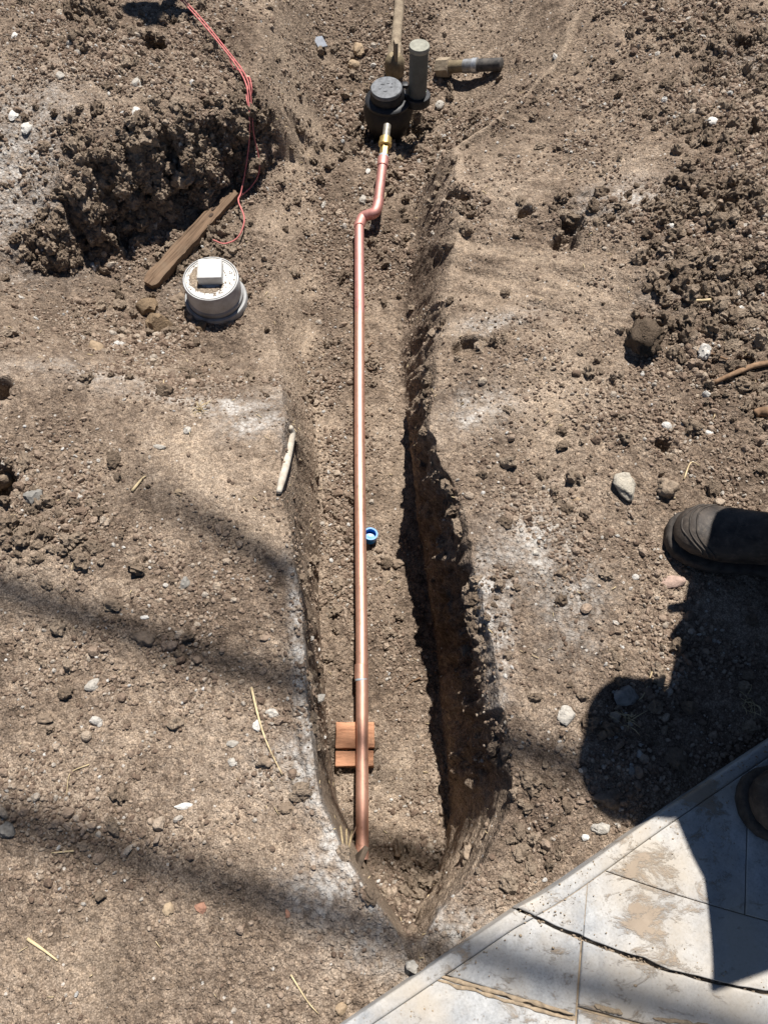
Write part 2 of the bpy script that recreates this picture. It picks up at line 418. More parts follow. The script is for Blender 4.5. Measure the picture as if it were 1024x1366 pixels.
def rock_mat(name, stops, scale=60, bmp=.5, dist=.003, rnd=.35, rough=.95, interp='LINEAR'):
    """earth or stone: colour picked per piece, broken up by noise"""
    m, nt, b = mat(name)
    v = coords(nt, 'Object')
    oi = N(nt, 'ShaderNodeObjectInfo')
    wv = N(nt, 'ShaderNodeVectorMath', operation='ADD'); nt.links.new(v, wv.inputs[0]); nt.links.new(oi.outputs['Random'], wv.inputs[1])
    base = ramp(nt, oi.outputs['Random'], stops, interp)
    nz = noise_n(nt, wv.outputs[0], scale, 3, .65)
    col = mixc(nt, 1.0, base, ramp(nt, nz, [(.25, (.62, .60, .58)), (.5, (1, 1, 1)), (.75, (1.3, 1.27, 1.22))]), 'MULTIPLY')
    nt.links.new(col, b.inputs['Base Color'])
    b.inputs['Roughness'].default_value = rough; b.inputs['Specular IOR Level'].default_value = .12
    n = bump(nt, noise_n(nt, wv.outputs[0], scale*1.6, 3, .7), bmp, dist)
    nt.links.new(n, b.inputs['Normal'])
    return m
# gravel pieces are modelled about 1 unit across and scaled down, so their noise scales are low
M_GRAVEL = rock_mat('gravel_mix', [(0, (.18, .126, .092)), (.25, (.265, .193, .142)), (.5, (.335, .25, .186)), (.74, (.415, .318, .24)), (.91, (.47, .38, .29)), (.96, (.50, .44, .37)), (.985, (.60, .56, .50)), (.995, (.72, .69, .64)), (1, (.40, .39, .37))], 1.6, .5, .12)
M_CLOD = rock_mat('clod_earth', [(0, (.20, .15, .108)), (.5, (.27, .205, .15)), (1, (.34, .265, .195))], 130, .8, .006)
M_CLODU = rock_mat('loose_clod_earth', [(0, (.19, .142, .102)), (.5, (.275, .21, .153)), (1, (.37, .29, .215))], 2.6, .55, .16)
M_CLODK = rock_mat('dark_clod_earth', [(0, (.135, .10, .072)), (1, (.15, .112, .08))], 130, 1.0, .009)
M_TAN = rock_mat('tan_stone', [(0, (.34, .25, .165)), (1, (.40, .31, .21))], 110, .6, .003)
M_GREYS = rock_mat('grey_stone', [(0, (.20, .185, .165)), (1, (.26, .245, .22))], 110, .6, .003)
M_PALE = rock_mat('pale_stone', [(0, (.40, .365, .315)), (1, (.50, .465, .41))], 140, .9, .004)
M_WHITE = rock_mat('white_stone', [(0, (.56, .53, .48)), (1, (.66, .63, .58))], 140, .8, .003)
M_PINK = rock_mat('pink_stone', [(0, (.40, .285, .23)), (1, (.44, .31, .25))], 110, .6, .003)
M_RED = rock_mat('red_stone', [(0, (.36, .19, .13)), (1, (.40, .22, .15))], 110, .6, .003)
M_RUSTY = rock_mat('rust_brown_stone', [(0, (.20, .14, .088)), (1, (.25, .18, .115))], 120, .9, .005)

def simple(name, col, rough=.6, metal=0.0, spec=.4, var=.15, scale=40, bmp=.15, dist=.001, col2=None, stretch=None):
    m, nt, b = mat(name)
    v = coords(nt, 'Object')
    if stretch:
        mp = N(nt, 'ShaderNodeMapping'); mp.inputs['Scale'].default_value = stretch
        nt.links.new(v, mp.inputs['Vector']); v = mp.outputs['Vector']
    nz = noise_n(nt, v, scale, 6, .65)
    c2 = col2 or tuple(c*(1-var*2) for c in col)
    c1 = col if col2 else tuple(min(1, c*(1+var)) for c in col)
    nt.links.new(ramp(nt, nz, [(.32, c2), (.62, c1)]), b.inputs['Base Color'])
    b.inputs['Roughness'].default_value = rough; b.inputs['Metallic'].default_value = metal
    b.inputs['Specular IOR Level'].default_value = spec
    if bmp:
        nt.links.new(bump(nt, noise_n(nt, v, scale*2.5, 5, .6), bmp, dist), b.inputs['Normal'])
    return m

# ------------------------------------------------------------------ mesh helpers
def finish(name, bm, m, parent=None, smooth=True, auto=None):
    me = bpy.data.meshes.new(name)
    bmesh.ops.recalc_face_normals(bm, faces=bm.faces)
    bm.to_mesh(me); bm.free()
    if smooth: me.polygons.foreach_set('use_smooth', np.ones(len(me.polygons), dtype=bool))
    if auto: me.set_sharp_from_angle(angle=math.radians(auto))
    me.materials.append(m)
    o = bpy.data.objects.new(name, me); COL.objects.link(o)
    if parent is not None: o.parent = parent
    return o
def tag(o, label, cat, group=None):
    o['label'] = label; o['category'] = cat
    if group: o['group'] = group
    return o
def empty(name, loc, label, cat, rz=0, group=None, rot=None):
    o = bpy.data.objects.new(name, None); COL.objects.link(o)
    o.empty_display_size = .05
    o.location = loc; o.rotation_euler = rot if rot else (0, 0, rz)
    return tag(o, label, cat, group)
def lathe(bm, prof, seg=32, mtx=None, cap=True):
    rings = []
    for r, z in prof:
        ring = []
        for i in range(seg):
            a = 2*math.pi*i/seg
            ring.append(bm.verts.new((r*math.cos(a), r*math.sin(a), z)))
        rings.append(ring)
    for a, b in zip(rings, rings[1:]):
        for i in range(seg):
            bm.faces.new((a[i], a[(i+1) % seg], b[(i+1) % seg], b[i]))
    if cap:
        bm.faces.new(rings[0][::-1]); bm.faces.new(rings[-1])
    if mtx is not None: bmesh.ops.transform(bm, matrix=mtx, verts=[v for r in rings for v in r])
def tube(bm, pts, rad, seg=12, cap=True):
    pts = [Vector(p) for p in pts]
    n = len(pts); rings = []; up = None
    for i, p in enumerate(pts):
        d = (pts[min(i+1, n-1)]-pts[max(i-1, 0)]).normalized()
        if up is None:
            up = d.orthogonal().normalized()
        up = (up-d*up.dot(d)).normalized(); sd = d.cross(up)
        r = rad[i] if isinstance(rad, (list, tuple)) else rad
        rings.append([bm.verts.new(p+(up*math.cos(2*math.pi*k/seg)+sd*math.sin(2*math.pi*k/seg))*r) for k in range(seg)])
    for a, b in zip(rings, rings[1:]):
        for k in range(seg):
            bm.faces.new((a[k], a[(k+1) % seg], b[(k+1) % seg], b[k]))
    if cap:
        bm.faces.new(rings[0][::-1]); bm.faces.new(rings[-1])
def box(bm, c, s, mtx=None, bev=.0, seg=2):
    r = bmesh.ops.create_cube(bm, size=1)
    vs = r['verts']
    for v in vs: v.co = Vector((v.co.x*s[0], v.co.y*s[1], v.co.z*s[2]))+Vector(c)
    if bev:
        es = list({e for v in vs for e in v.link_edges})
        q = bmesh.ops.bevel(bm, geom=es, offset=bev, segments=seg, affect='EDGES', profile=.5)
        vs = list({v for f in q['faces'] for v in f.verts} | {v for v in vs if v.is_valid})
    if mtx is not None: bmesh.ops.transform(bm, matrix=mtx, verts=vs)
    return vs
def smooth_path(pts, n=6):
    """Catmull-Rom through the points"""
    p = [Vector(q) for q in pts]; p = [p[0]*2-p[1]]+p+[p[-1]*2-p[-2]]
    out = []
    for i in range(1, len(p)-2):
        for k in range(n):
            t = k/n
            out.append(.5*((2*p[i])+(-p[i-1]+p[i+1])*t+(2*p[i-1]-5*p[i]+4*p[i+1]-p[i+2])*t*t+(-p[i-1]+3*p[i]-3*p[i+1]+p[i+2])*t**3))
    out.append(p[-2])
    return out
def rock_mesh(name, seed, m, sub=2, rough=.35, flat=(1, 1, 1), angular=.0, size=1.0, lumpy=.0):
    bm = bmesh.new()
    bmesh.ops.create_icosphere(bm, subdivisions=sub, radius=1)
    o = Vector((seed*7.3, seed*3.1, seed*1.7))
    rr = random.Random(seed)
    planes = [(Vector((rr.gauss(0, 1), rr.gauss(0, 1), rr.gauss(0, 1))).normalized(), rr.uniform(.55, .85)) for _ in range(9)] if angular else []
    for v in bm.verts:
        d = v.co.normalized()
        k = 1+rough*(mnoise.noise(d*1.1+o)*.9+mnoise.noise(d*2.4+o)*.5+mnoise.noise(d*5.0+o)*.28+mnoise.noise(d*10+o)*.14)
        if lumpy:
            k += lumpy*(.45-mnoise.voronoi(d*1.9+o)[0][0])+.55*lumpy*(.4-mnoise.voronoi(d*4.2+o)[0][0])
        c = d*k
        for pn, pd in planes:
            e = c.dot(pn)-pd
            if e > 0: c -= pn*e*angular
        v.co = Vector((c.x*flat[0], c.y*flat[1], c.z*flat[2]))*size
    me = bpy.data.meshes.new(name); bm.to_mesh(me); bm.free()
    me.polygons.foreach_set('use_smooth', np.ones(len(me.polygons), dtype=bool))
    if angular: me.set_sharp_from_angle(angle=math.radians(32))
    me.materials.append(m)
    return me

# ------------------------------------------------------------------ concrete paving
def concrete_material():
    m, nt, b = mat('concrete')
    v = coords(nt, 'Object')
    big = noise_n(nt, v, 4, 5, .62, .4); mid = noise_n(nt, v, 24, 6, .7, .6); fine = noise_n(nt, v, 260, 3, .65)
    col = ramp(nt, mth(nt, 'ADD', mth(nt, 'MULTIPLY', big, .5), mth(nt, 'MULTIPLY', mid, .5)), [(.36, (.26, .265, .27)), (.46, (.36, .36, .355)), (.54, (.455, .45, .435)), (.66, (.57, .56, .535))])
    col = mixc(nt, .8, col, ramp(nt, fine, [(.3, (.72, .71, .69)), (.5, (1, 1, 1)), (.7, (1.12, 1.12, 1.12))]), 'MULTIPLY')
    pit = voro(nt, v, 210)
    psep = N(nt, 'ShaderNodeSeparateColor'); nt.links.new(pit.outputs['Color'], psep.inputs[0])
    pits = mth(nt, 'MULTIPLY', mth(nt, 'GREATER_THAN', psep.outputs[0], .9), mth(nt, 'LESS_THAN', pit.outputs['Distance'], .3))
    col = mixc(nt, mth(nt, 'MULTIPLY', pits, .6), col, (.20, .17, .14))
    # dried mud: tan smears with crisp ragged edges
    mp = N(nt, 'ShaderNodeMapping'); mp.inputs['Rotation'].default_value = (0, 0, .6); mp.inputs['Scale'].default_value = (1, 1.7, 1)
    nt.links.new(v, mp.inputs['Vector'])
    st = noise_n(nt, mp.outputs['Vector'], 16, 7, .78, .5)
    att = N(nt, 'ShaderNodeAttribute', attribute_name='mud').outputs['Fac']
    k = mth(nt, 'ADD', st, mth(nt, 'MULTIPLY', att, .20))
    mud = ramp(nt, k, [(.60, (0, 0, 0)), (.66, (.55, .55, .55)), (.70, (.9, .9, .9))])
    haze = ramp(nt, mth(nt, 'ADD', noise_n(nt, v, 7, 6, .6), mth(nt, 'MULTIPLY', att, .2)), [(.42, (0, 0, 0)), (.7, (.75, .75, .75))])
    col = mixc(nt, haze, col, (.45, .385, .30))
    dk = ramp(nt, noise_n(nt, mp.outputs['Vector'], 34, 6, .75, .8), [(.62, (0, 0, 0)), (.72, (.6, .6, .6))])
    col = mixc(nt, dk, col, (.25, .20, .15))
    col = mixc(nt, mud, col, mixc(nt, mid, (.24, .18, .125), (.37, .29, .21)))
    nt.links.new(col, b.inputs['Base Color'])
    b.inputs['Roughness'].default_value = .75; b.inputs['Specular IOR Level'].default_value = .3
    n = bump(nt, noise_n(nt, v, 12, 4, .5), .25, .01)
    n = bump(nt, mud, .8, .0018, n)
    n = bump(nt, pits, -.6, .002, n)
    n = bump(nt, noise_n(nt, v, 160, 6, .65), .25, .0015, n)
    nt.links.new(n, b.inputs['Normal'])
    return m
M_CONC = concrete_material()
CZ = .028
e0, e1 = P(460, 1366, CZ).xy, P(1024, 988, CZ).xy
ed = (e1-e0).normalized(); en = Vector((ed.y, -ed.x))          # en points onto the paving
def clip(pl, p, n):
    """keep the side of the line through p that n points to"""
    out = []
    for i in range(len(pl)):
        a, b_ = pl[i], pl[(i+1) % len(pl)]
        da, db = (a-p).dot(n), (b_-p).dot(n)
        if da >= 0: out.append(a)
        if da*db < 0: out.append(a+(b_-a)*(da/(da-db)))
    return out
def ln(a, b_, z=CZ):
    p, q = P(*a, z).xy, P(*b_, z).xy
    d = (q-p).normalized()
    return p, Vector((-d.y, d.x))
BIG = [Vector(c) for c in ((-3, -4), (5, -4), (5, 4), (-3, 4))]
L1 = ln((690, 1213), (1024, 1313)); L2 = ln((785, 1165), (770, 1366)); L3 = ln((785, 1150), (1024, 1224)); L4 = ln((996, 1110), (993, 1214)); L5 = ln((578, 1300), (765, 1356)); L6 = ln((790, 1345), (1024, 1398))
def cut(pl, L, side, gap):
    p, n = L
    n = n*side
    return clip(pl, p+n*gap, n)
mud_spots = [(870, 1160, .055, 1), (865, 1215, .05, 1), (905, 1190, .035, .6), (935, 1060, .05, .9), (735, 1275, .03, .8), (620, 1265, .03, .5), (680, 1330, .035, .6), (800, 1350, .03, .8), (850, 1355, .03, .7), (960, 1150, .03, .5), (975, 1230, .025, .6), (600, 1295, .02, .5), (560, 1340, .02, .6), (760, 1225, .02, .5), (890, 1100, .025, .4)]
pav = empty('pavement', (P(800, 1250, 0).x, P(800, 1250, 0).y, 0), 'pale mud-stained concrete paving at the lower right corner', 'pavement')
pav['kind'] = 'structure'; del pav['category']
def panel(name, pl, z, bev, thick=.07, tilt=(0, 0)):
    """one slab piece: subdivided top, rounded arris, real thickness"""
    c = sum(pl, Vector((0, 0)))/len(pl)
    bm = bmesh.new()
    vs = [bm.verts.new((p.x, p.y, 0)) for p in pl]
    f = bm.faces.new(vs)
    if f.normal.z < 0: f.normal_flip()
    f.normal_update()
    if f.normal.z < 0: f.normal_flip()
    r = bmesh.ops.extrude_face_region(bm, geom=[f])
    top = [v for v in r['geom'] if isinstance(v, bmesh.types.BMVert)]
    for v in top: v.co.z = thick
    bmesh.ops.recalc_face_normals(bm, faces=bm.faces)
    te = [e for e in bm.edges if all(v in top for v in e.verts)]
    bmesh.ops.bevel(bm, geom=te, offset=bev, segments=3, affect='EDGES', profile=.6)
    tf = max(bm.faces, key=lambda q: q.calc_center_median().z)
    # cut the top into a fine net so that its surface can undulate
    x0, x1 = -.2, .8; y0, y1 = -.4, .5
    for i in range(int((x1-x0)/.02)):
        bmesh.ops.bisect_plane(bm, geom=bm.verts[:]+bm.edges[:]+bm.faces[:], plane_co=(x0+i*.02, 0, 0), plane_no=(1, 0, 0))
    for i in range(int((y1-y0)/.02)):
        bmesh.ops.bisect_plane(bm, geom=bm.verts[:]+bm.edges[:]+bm.faces[:], plane_co=(0, y0+i*.02, 0), plane_no=(0, 1, 0))
    lay = bm.verts.layers.float.new('mud')
    for v in bm.verts:
        u = Vector((v.co.x, v.co.y, 0))
        if v.co.z > thick*.6:
            v.co.z += .0028*mnoise.noise(u*5)+.0012*mnoise.noise(u*17)+(v.co.x-c.x)*tilt[0]+(v.co.y-c.y)*tilt[1]
        s = 0
        for px, py, rad, k in mud_spots:
            q = P(px, py, CZ)
            s = max(s, k*math.exp(-((v.co.x-q.x)**2+(v.co.y-q.y)**2)/(rad*rad)))
        v[lay] = s
        s_ = (v.co.xy-L1[0]).dot(Vector((L1[1].y, -L1[1].x))); dd = (v.co.xy-L1[0]).dot(L1[1])
        if s_ > 0:
            bow = -.021*math.sin(math.pi*min(1, s_/.5))*math.exp(-(dd/.10)**2)+(.003*mnoise.noise(Vector((s_*22, 3, 0)))+(1 if dd > 0 else -1)*(.0012+.0026*mnoise.noise(Vector((s_*13, 9, 0)))+.0022*mnoise.noise(Vector((s_*45, 5 if dd > 0 else 7, 0)))))*math.exp(-(dd/.015)**2)
            v.co.x += L1[1].x*bow; v.co.y += L1[1].y*bow
        v.co.z += z-thick
        v.co.x -= pav.location.x; v.co.y -= pav.location.y
    o = finish(name, bm, M_CONC, pav, True, 40)
    return o
NOSE = .022
inner = clip(BIG, e0+en*(NOSE+.0003), en)
nose = clip(clip(BIG, e0, en), e0+en*NOSE, -en)
CR = .0016
up = lambda pl: cut(pl, L1, 1, CR)
dn = lambda pl: cut(pl, L1, -1, CR)
panel('nosing', cut(nose, L1, 1, .0008), CZ+.0005, .005)
panel('nosing', cut(nose, L1, -1, .0008), CZ-.003, .005)
G = .0008
panel('panel', cut(up(inner), L2, 1, G*.6), CZ, .003)if cut(up(inner), L2, 1, G) and sum(cut(up(inner), L2, 1, G), Vector((0, 0))).x < 0 else None
side2 = 1 if (P(700, 1230, CZ).xy-L2[0]).dot(L2[1]) > 0 else -1     # side of L2 towards the trench
for o in [o for o in COL.objects if o.name.startswith('panel')]: bpy.data.objects.remove(o)
panel('panel', cut(up(inner), L2, side2, G*.5), CZ, .002)
r1 = cut(up(inner), L2, -side2, G*.5)
panel('panel', cut(r1, L3, -1, G*.6), CZ-.0005, .002)
r2 = cut(r1, L3, 1, G*.6)
s4 = 1 if (P(900, 1100, CZ).xy-L4[0]).dot(L4[1]) > 0 else -1
panel('panel', cut(r2, L4, s4, G*.8), CZ, .002)
panel('panel', cut(r2, L4, -s4, G*.8), CZ+.001, .002)
lo_ = cut(dn(inner), L2, side2, G*1.6)
panel('panel', cut(lo_, L5, 1, .003), CZ-.008, .004, tilt=(0, .02))
panel('panel', cut(lo_, L5, -1, .003), CZ-.006, .003)
lo2 = cut(dn(inner), L2, -side2, G*1.6)
panel('panel', cut(lo2, L6, 1, .002), CZ-.008, .004, tilt=(0, .02))
panel('panel', cut(lo2, L6, -1, .002), CZ-.006, .003)
# dirt bedding that shows in the joints
bm = bmesh.new()
bv = [bm.verts.new((p.x-pav.location.x, p.y-pav.location.y, CZ-.0135)) for p in clip(BIG, e0+en*.012, en)]
bm.faces.new(bv)
M_MUD = simple('dried_mud', (.36, .275, .185), .95, 0, .1, .2, 80, .7, .002)
M_JOINT = simple('joint_dirt', (.30, .235, .17), .95, 0, .1, .3, 60, .8, .004)
finish('bedding', bm, M_JOINT, pav, False)
for sd2, off, zz in ((1, .006, CZ-.0035), (-1, .034, CZ-.0125)):
    bm = bmesh.new()
    bm.faces.new([bm.verts.new((p.x-pav.location.x, p.y-pav.location.y, zz)) for p in cut(clip(BIG, e0+en*.012, en), L1, sd2, off)])
    finish('joint_fill', bm, M_MUD, pav, False)
bm = bmesh.new()                                              # grit lodged in the open crack
for i in range(230):
    s_ = random.uniform(.0, .75); dd = random.gauss(0, .0035); bow = -.021*math.sin(math.pi*min(1, s_/.5))
    q = L1[0]+Vector((L1[1].y, -L1[1].x))*s_+L1[1]*(dd+bow); rr = random.uniform(.0015, .0042)
    bmesh.ops.create_icosphere(bm, subdivisions=1, radius=rr, matrix=Matrix.Translation((q.x-pav.location.x, q.y-pav.location.y, CZ-.0135+rr*.6+random.uniform(0, .003))) @ Euler((random.random()*6, random.random()*6, 0)).to_matrix().to_4x4() @ Matrix.Diagonal((1, .8, .6, 1)))
finish('crack_grit', bm, M_JOINT, pav, False)['kind'] = 'stuff'
# mud ridges squeezed out along the lower joint
for (a, b_, off, r0) in [((575, 1299), (765, 1353), 0, .0042), ((580, 1306), (764, 1361), 0, .0036), ((792, 1342), (830, 1352), 0, .005), ((870, 1358), (985, 1375), 0, .004)]:
    bm = bmesh.new(); pa, pb = P(*a, CZ-.006), P(*b_, CZ-.006)
    pts = []; rr = []
    for i in range(31):
        t = i/30; q = pa.lerp(pb, t); q.z = CZ-.006+.0005
        w = .003*mnoise.noise(Vector((t*9, a[0], 0)))
        pts.append(q+Vector((w*.4, w, 0))-pav.location); rr.append(r0*(.75+.6*mnoise.noise(Vector((t*14, a[1], 3))))*min(1, 8*t+.25, 8*(1-t)+.25))
    tube(bm, pts, rr, 8)
    for v in bm.verts: v.co.z = (CZ-.006)+(v.co.z-(CZ-.006))*.55
    finish('mud_ridge', bm, M_MUD, pav)

# ------------------------------------------------------------------ copper water line
def copper(name, c1, c2, rough):
    m, nt, b = mat(name)
    v = coords(nt, 'Object')
    mp = N(nt, 'ShaderNodeMapping'); mp.inputs['Scale'].default_value = (3, .35, 3); nt.links.new(v, mp.inputs['Vector'])
    nz = noise_n(nt, mp.outputs['Vector'], 25, 6, .65)
    nt.links.new(ramp(nt, nz, [(.3, c2), (.65, c1)]), b.inputs['Base Color'])
    blot = ramp(nt, noise_n(nt, v, 60, 5, .7), [(.56, (1, 1, 1)), (.7, (.62, .56, .52))])
    old = b.inputs['Base Color'].links[0].from_socket
    nt.links.new(mixc(nt, .8, old, blot, 'MULTIPLY'), b.inputs['Base Color'])
    b.inputs['Metallic'].default_value = .75
    nt.links.new(mth(nt, 'MULTIPLY_ADD', noise_n(nt, v, 90, 5, .6), .22, rough-.1), b.inputs['Roughness'])
    nt.links.new(bump(nt, noise_n(nt, v, 260, 4, .6), .08, .0006), b.inputs['Normal'])
    return m
M_COP = copper('copper', (.78, .46, .345), (.65, .35, .25), .46)
M_COPP = copper('pink_copper', (.70, .36, .31), (.56, .26, .22), .6)  # pinker, duller copper for the far run, elbow and riser
M_BRASS = copper('brass', (.74, .55, .22), (.55, .39, .15), .42)
M_SOLDER = simple('solder', (.55, .62, .66), .45, .4, .5, .1, 120)
RP = .0145
pa, pb = P(483, 1146, -.408), P(479, 303, -.245)
water = empty('copper_water_line', (pa.x, pa.y, pa.z), 'copper water pipe running the length of the trench to the meter', 'water pipe')
wl = Vector(water.location)
def wpath(name, pts, r, m, seg=20, parent=water):
    bm = bmesh.new(); tube(bm, [Vector(p)-wl for p in pts], r, seg)
    return finish(name, bm, m, parent, True, 50)
q1, q2, q3, q4, q5 = P(479, 301, -.245), P(484, 290, -.243), P(500, 283, -.226), P(504, 272, -.22), P(511, 213, -.175)
split = pb.lerp(pa, .18)
run = wpath('pipe_run', [pa.lerp(split, i/24)+Vector((.0015*math.sin(i*.26), 0, 0)) for i in range(25)], RP, M_COP)
wpath('pipe_run', [split, split.lerp(pb, .5), pb], RP*.995, M_COPP)
wpath('elbow', smooth_path([pb, q1, q2, q2.lerp(q3, .5), q3, q4, q4.lerp(q5, .12)], 5), RP*1.13, M_COPP)
wpath('riser', [q4.lerp(q5, .05), q4.lerp(q5, .5), q5], RP, M_COPP)
dr = (q5-q4).normalized()
wpath('socket', [q5-dr*.022, q5-dr*.021, q5+dr*.006, q5+dr*.008], [RP*1.02, RP*1.16, RP*1.16, RP*1.05], M_COPP)
wpath('solder_ring', [q5+dr*.006, q5+dr*.014, q5+dr*.016], [RP*1.02, RP*1.0, RP*.85], M_SOLDER)
wpath('adapter', [q5+dr*.012, q5+dr*.05], RP*.92, M_BRASS, 6)
nut0 = q5+dr*.046
wpath('swivel_nut', [nut0, nut0+dr*.002, nut0+dr*.011, nut0+dr*.012, nut0+dr*.026, nut0+dr*.028], [RP*1.2, RP*1.42, RP*1.42, RP*1.3, RP*1.3, RP*1.1], M_BRASS, 12)
wpath('tailpiece', [nut0+dr*.024, nut0+dr*.07], RP*.8, simple('grey_brass', (.36, .33, .27), .5, .5, .4, .2, 90))
cp = P(479, 905, -.365); tcp = (cp.y-pa.y)/(pb.y-pa.y); cp = pa.lerp(pb, tcp); dp = (pb-pa).normalized()
cpl = wpath('coupling', [cp-dp*.001, cp, cp+dp*.034, cp+dp*.035], [RP*1.02, RP*1.13, RP*1.13, RP*1.02], M_COP)
wpath('solder_ring', [cp-dp*.005, cp-dp*.001, cp+dp*.002], [RP*1.01, RP*1.1, RP*1.05], M_SOLDER, parent=water)

# ------------------------------------------------------------------ water meter
M_BLACK = simple('black_plastic', (.018, .018, .019), .5, 0, .4, .3, 60, .2, .0006)
M_GREYP = simple('weathered_grey_plastic', (.155, .16, .168), .62, 0, .35, .25, 70, .3, .0008)
M_TUBE = simple('grey_tube_plastic', (.115, .12, .105), .55, 0, .4, .12, 30, .05)
M_TCAP = simple('dusty_olive_cap', (.30, .29, .235), .75, 0, .3, .15, 60)
M_BRONZE = simple('dark_bronze', (.022, .02, .018), .6, .2, .4, .4, 50, .4, .001, (.04, .032, .025))
mp0 = P(517, 176, -.27)
meter = empty('water_meter', (mp0.x, mp0.y, -.232), 'black round water meter with lidded register at the end of the trench', 'water meter')
def L(name, prof, m, parent=meter, seg=36, at=(0, 0, 0), rot=(0, 0, 0), auto=40):
    bm = bmesh.new(); lathe(bm, prof, seg, Matrix.Translation(at) @ Euler(rot).to_matrix().to_4x4())
    return finish(name, bm, m, parent, True, auto)
tl_ = (math.radians(6), math.radians(-4), 0)
L('body', [(.03, -.06), (.06, -.03), (.078, .02), (.080, .046), (.064, .07)], M_BRONZE)
L('flange', [(.06, .066), (.072, .069), (.074, .078), (.068, .084), (.05, .086)], M_BLACK)
L('register', [(.054, .08), (.055, .098), (.05, .108), (.0465, .116)], M_BLACK, rot=(.03, -.02, 0))
lid = L('lid', [(.049, .112), (.0505, .114), (.0505, .121), (.048, .1245), (.03, .1255), (.004, .1258)], M_GREYP, rot=(.06, -.04, 0))
bm = bmesh.new()
for dx, dy, sx, sy in ((-.012, .012, .012, .004), (.006, .016, .009, .004), (.016, .0, .007, .006), (-.02, -.006, .007, .006), (-.004, -.018, .012, .005), (.018, .014, .005, .005)):
    box(bm, (dx, dy, .1262), (sx, sy, .0022), None, .0008)
bmesh.ops.transform(bm, matrix=Euler((.06, -.04, 0)).to_matrix().to_4x4(), verts=bm.verts)
finish('lid_emboss', bm, M_GREYP, lid, True, 40)
bm = bmesh.new(); box(bm, (.054, .012, .118), (.02, .022, .012), None, .003)
finish('hinge', bm, M_BLACK, meter, True, 40)
bm = bmesh.new(); box(bm, (.062, .006, .104), (.012, .006, .024), None, .002)
finish('hinge_lug', bm, M_TCAP, meter, True, 40)
tb = (.094, .008, 0)
bm = bmesh.new(); box(bm, (.062, .008, .078), (.09, .05, .014), Matrix.Rotation(.12, 4, 'Z'), .004)
finish('bracket', bm, M_BLACK, meter, True, 40)
L('tube_collar', [(.036, .062), (.042, .064), (.043, .086), (.041, .09), (.033, .09)], M_BLACK, at=tb)
L('transmitter_tube', [(.029, .07), (.029, .235), (.0285, .238)], M_TUBE, at=tb)
L('tube_cap', [(.0305, .232), (.0315, .234), (.0315, .242), (.030, .2465), (.012, .2475)], M_TCAP, at=tb)
bm = bmesh.new(); box(bm, (-.043, -.03, .048), (.016, .02, .022), Matrix.Rotation(.6, 4, 'Z'), .004)
finish('side_plate', bm, simple('grey_plate', (.22, .22, .23), .5, .3), meter, True, 40)

# ------------------------------------------------------------------ old supply pipe with stop valve
M_OLD = simple('dirt_caked_pipe', (.36, .29, .205), .9, .0, .2, .25, 45, .8, .003, (.22, .17, .12))
M_OLDB = simple('tarnished_brass', (.30, .24, .15), .7, .4, .3, .3, 50, .5, .002, (.15, .115, .075))
vp = hit(526, 100); vz = vp.z
valve = empty('stop_valve', (vp.x, vp.y, vz), 'dirt-caked supply pipe with stop valve behind the meter', 'valve')
L('valve_body', [(.028, -.06), (.03, 0), (.033, .02), (.033, .05), (.026, .062), (.018, .07)], M_OLDB, valve, 20)
bm = bmesh.new(); box(bm, (0, -.012, .092), (.011, .03, .06), Matrix.Rotation(.2, 4, 'Z'), .003)
finish('valve_wing', bm, M_OLD, valve, True, 40)
bm = bmesh.new()
pt = [Vector((.002, .03, .05)), Vector((.006, .10, .065)), Vector((.014, .2, .085)), Vector((.03, .42, .14)), Vector((.045, .62, .06))]
tube(bm, smooth_path(pt, 6), .0175, 16); finish('supply_pipe', bm, M_OLD, valve)
bm = bmesh.new(); tube(bm, [Vector((.001, .018, .047)), Vector((.0015, .02, .048)), Vector((.004, .06, .057)), Vector((.004, .062, .057))], [.02, .026, .026, .02], 6)
finish('pipe_nut', bm, M_OLD, valve, True, 40)

# ------------------------------------------------------------------ disconnected fitting lying beside the meter
fa, fe = hit(583, 97), hit(668, 92)
fz = max(fa.z, fe.z)+.018
A_, B_ = Vector((fa.x, fa.y, fa.z+.018)), Vector((fe.x, fe.y, fe.z+.016))
fit = empty('pipe_fitting', (fa.x, fa.y, fa.z), 'muddy brass union with black pipe stub lying beside the meter tube', 'pipe fitting')
fd = (B_-A_).normalized(); fl = (B_-A_).length; ao = A_-Vector(fit.location)
def F(name, s0, s1, r, m, seg=20, rr=None):
    bm = bmesh.new()
    tube(bm, [ao+fd*fl*s0, ao+fd*(fl*s0+.001), ao+fd*(fl*s1-.001), ao+fd*fl*s1], rr or [r*.93, r, r, r*.93], seg)
    return finish(name, bm, m, fit, True, 40)
F('hex_nut', 0, .2, .030, M_OLD, 6)
F('sleeve', .18, .44, .019, M_OLDB)
F('union_ring', .42, .6, .021, simple('galvanised_steel', (.42, .42, .41), .45, .6, .4, .3, 60, .4, .001, (.2, .18, .15)))
F('union_band', .56, .64, .0235, simple('bright_steel', (.58, .58, .57), .4, .7, .4, .2, 60), 12)
F('pipe_stub', .62, 1.0, .019, simple('dusty_black_pipe', (.13, .115, .10), .8, 0, .3, .3, 45, .4, .001, (.03, .03, .032)))

